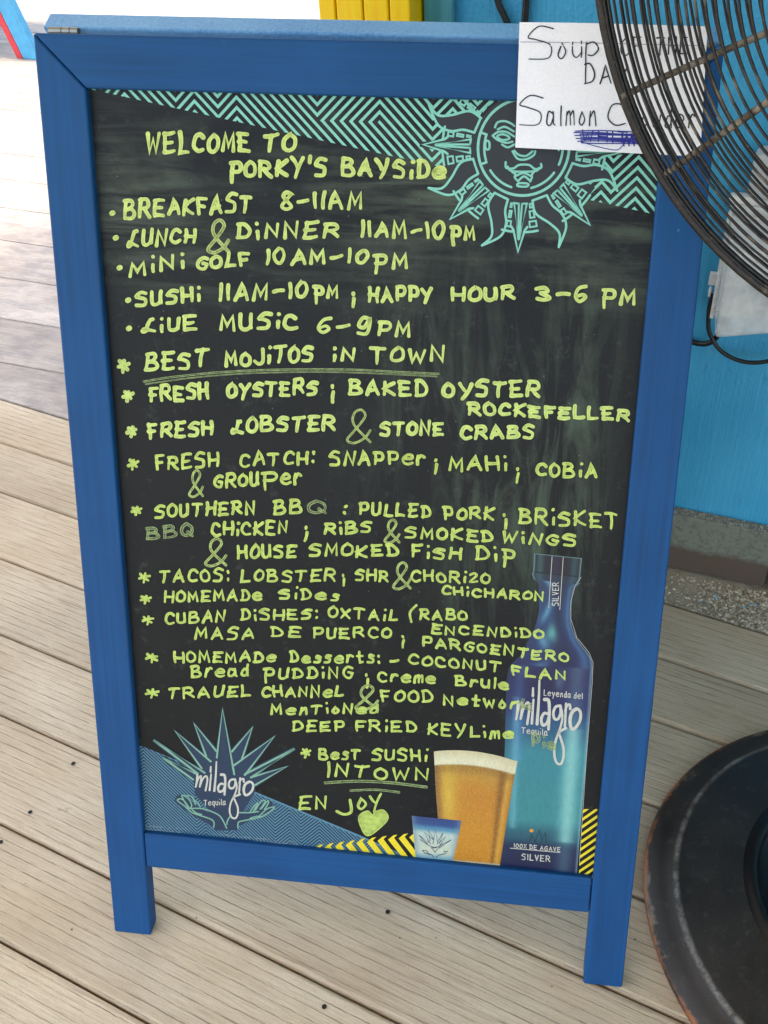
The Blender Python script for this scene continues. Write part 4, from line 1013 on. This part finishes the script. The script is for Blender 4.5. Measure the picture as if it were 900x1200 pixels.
# ------------------------------------------------------------------ blue chair in the sun, top left
ch = empty('wooden_chair', (-1.86, 3.66, 0), R(-12))
tag(ch, 'light blue painted wooden chair with red edge, cut off at the top left corner', 'chair')
m1 = paint('light_blue_chair_paint', (60, 158, 198), (44, 138, 184), rough=.5, scale=(30, 30, 30)); m2 = paint('red_chair_paint', (204, 52, 62), (190, 44, 54), rough=.5, scale=(30, 30, 30))
def leg(x, y):
    V, F = box(0, .085, 0, .03, 0, .42); V = [(a_ + x - .30 * c_, b_ + y, c_) for a_, b_, c_ in V]; o = bev(ob('leg', V, F, m1, ch), .004, 2)
    V, F = box(-.034, -.001, 0, .03, 0, .42); V = [(a_ + x - .30 * c_, b_ + y, c_) for a_, b_, c_ in V]; bev(ob('leg_edge', V, F, m2, ch), .003, 2)
leg(0, 0); leg(-.52, .45); leg(-.62, 0); leg(-1.1, .45)
bev(ob('apron', *box(-.80, -.02, -.03, -.001, .25, .42), m1, ch), .004, 2)
for k in range(5): bev(ob('seat_slat', *box(-.80, -.02, -.03 + k * .115, .075 + k * .115, .421, .443), m1, ch), .004, 2)
for k in range(4): bev(ob('back_slat', *box(-.86, -.83, k * .14, .12 + k * .14, .44, .95), m1, ch), .004, 2)

# ------------------------------------------------------------------ rubble, chips, screws
rgv = random.Random(21)
def chips(name, n, posf, size, mat, kind='stuff', parent=None):
    V, F = [], []
    for _ in range(n):
        x, y, z = posf(); s_ = size * rgv.uniform(.4, 1.4); b0 = len(V)
        rot_ = Matrix.Rotation(rgv.uniform(0, 6.28), 3, 'Z') @ Matrix.Rotation(rgv.uniform(-.8, .8), 3, 'X')
        for p in ((1, 0, 0), (-.8, .3, 0), (0, .9, .1), (.1, -.9, 0), (0, 0, .6), (0, .1, -.4)):
            q = rot_ @ Vector(p) * s_ * rgv.uniform(.7, 1.2); V.append((x + q.x, y + q.y, z + max(q.z, -.2 * s_)))
        F += [tuple(b0 + i for i in f) for f in ((0, 2, 4), (2, 1, 4), (1, 3, 4), (3, 0, 4), (2, 0, 5), (1, 2, 5), (3, 1, 5), (0, 3, 5))]
    o = ob(name, V, F, mat, parent)
    return tag(o, kind=kind) if kind else o
gvl = N('gravel_stone'); v = gvl.coord(); n = gvl.noise(v, 120, 3); gvl.set(gvl.mix(gvl.mr(n, .35, .65), lin((214, 204, 180)), lin((140, 126, 104))), .9)
def pile():
    while True:
        s_ = rgv.gauss(.20, .09); t = rgv.uniform(0, 1)
        e = nd * (J[-1]) ; 
        p = W0 + wdv * s_ - wnv * (.026 + t * .11)
        if nofs(p.x, p.y) > J[-1] + .002: return p.x, p.y, -.003
g = chips('gravel', 2600, pile, .0034, gvl.m); tag(g, 'loose pale grit piled between the baseboard and the deck edge', 'gravel')
def strip():
    while True:
        p = W0 + wdv * rgv.uniform(-.3, .7) - wnv * rgv.uniform(.024, .13)
        if nofs(p.x, p.y) > J[-1] + .002: return p.x, p.y, -.003
g = chips('gravel', 1200, strip, .0014, gvl.m); tag(g, 'fine scattered grit along the concrete strip', 'gravel')
bc = N('blue_paint_flake'); bc.set(lin((90, 170, 210)), .6)
def flk():
    p = W0 + wdv * rgv.gauss(.10, .03) - wnv * rgv.uniform(.05, .09); return p.x, p.y, .0
g = chips('paint_flakes', 9, flk, .0030, bc.m); tag(g, 'pale blue paint flakes lying on the grit below the baseboard', 'paint flakes')
def ledge():
    p = W0 + wdv * rgv.uniform(-.02, .17) - wnv * rgv.uniform(.002, .020); return p.x, p.y, .1225
g = chips('wood_dust', 420, ledge, .0013, gvl.m); tag(g, 'pale crumbs and dust lying on the ledge of the baseboard', 'dust')
def crumbs():
    while True:
        x, y = rgv.uniform(-.4, 1.0), rgv.uniform(-.25, .85)
        if nofs(x, y) < J[-1] - .01: return x, y, .001
dkc = N('dark_crumb'); dkc.set(lin((84, 60, 42)), .9)
g = chips('crumbs', 70, crumbs, .0013, dkc.m); tag(g, 'tiny dark crumbs scattered over the near deck boards', 'crumbs')
# screw heads sunk in the deck
scm = N('screw_hole_dark'); scm.set(lin((34, 28, 24)), .7)
smesh = None
near = [c for c in deck.children]
inv = Matrix.Rotation(-AD, 3, 'Z')
for x, y in ((-.1528, .2313), (-.1786, .1489), (-.1974, .1014), (.2768, -.0595), (.3309, .0618), ):
    q = inv @ Vector((x, y, 0)); s_ = None
    if smesh is None:
        V, F = lathe([(.0030, .0009), (.0024, .0012), (.0018, .0006), (.0, .0004)], 12)
        s_ = ob('screw', V, F, scm.m, deck); smesh = s_.data
    else:
        s_ = bpy.data.objects.new('screw', smesh); COL.objects.link(s_); s_.parent = deck
    s_.location = (q.x, q.y, 0)
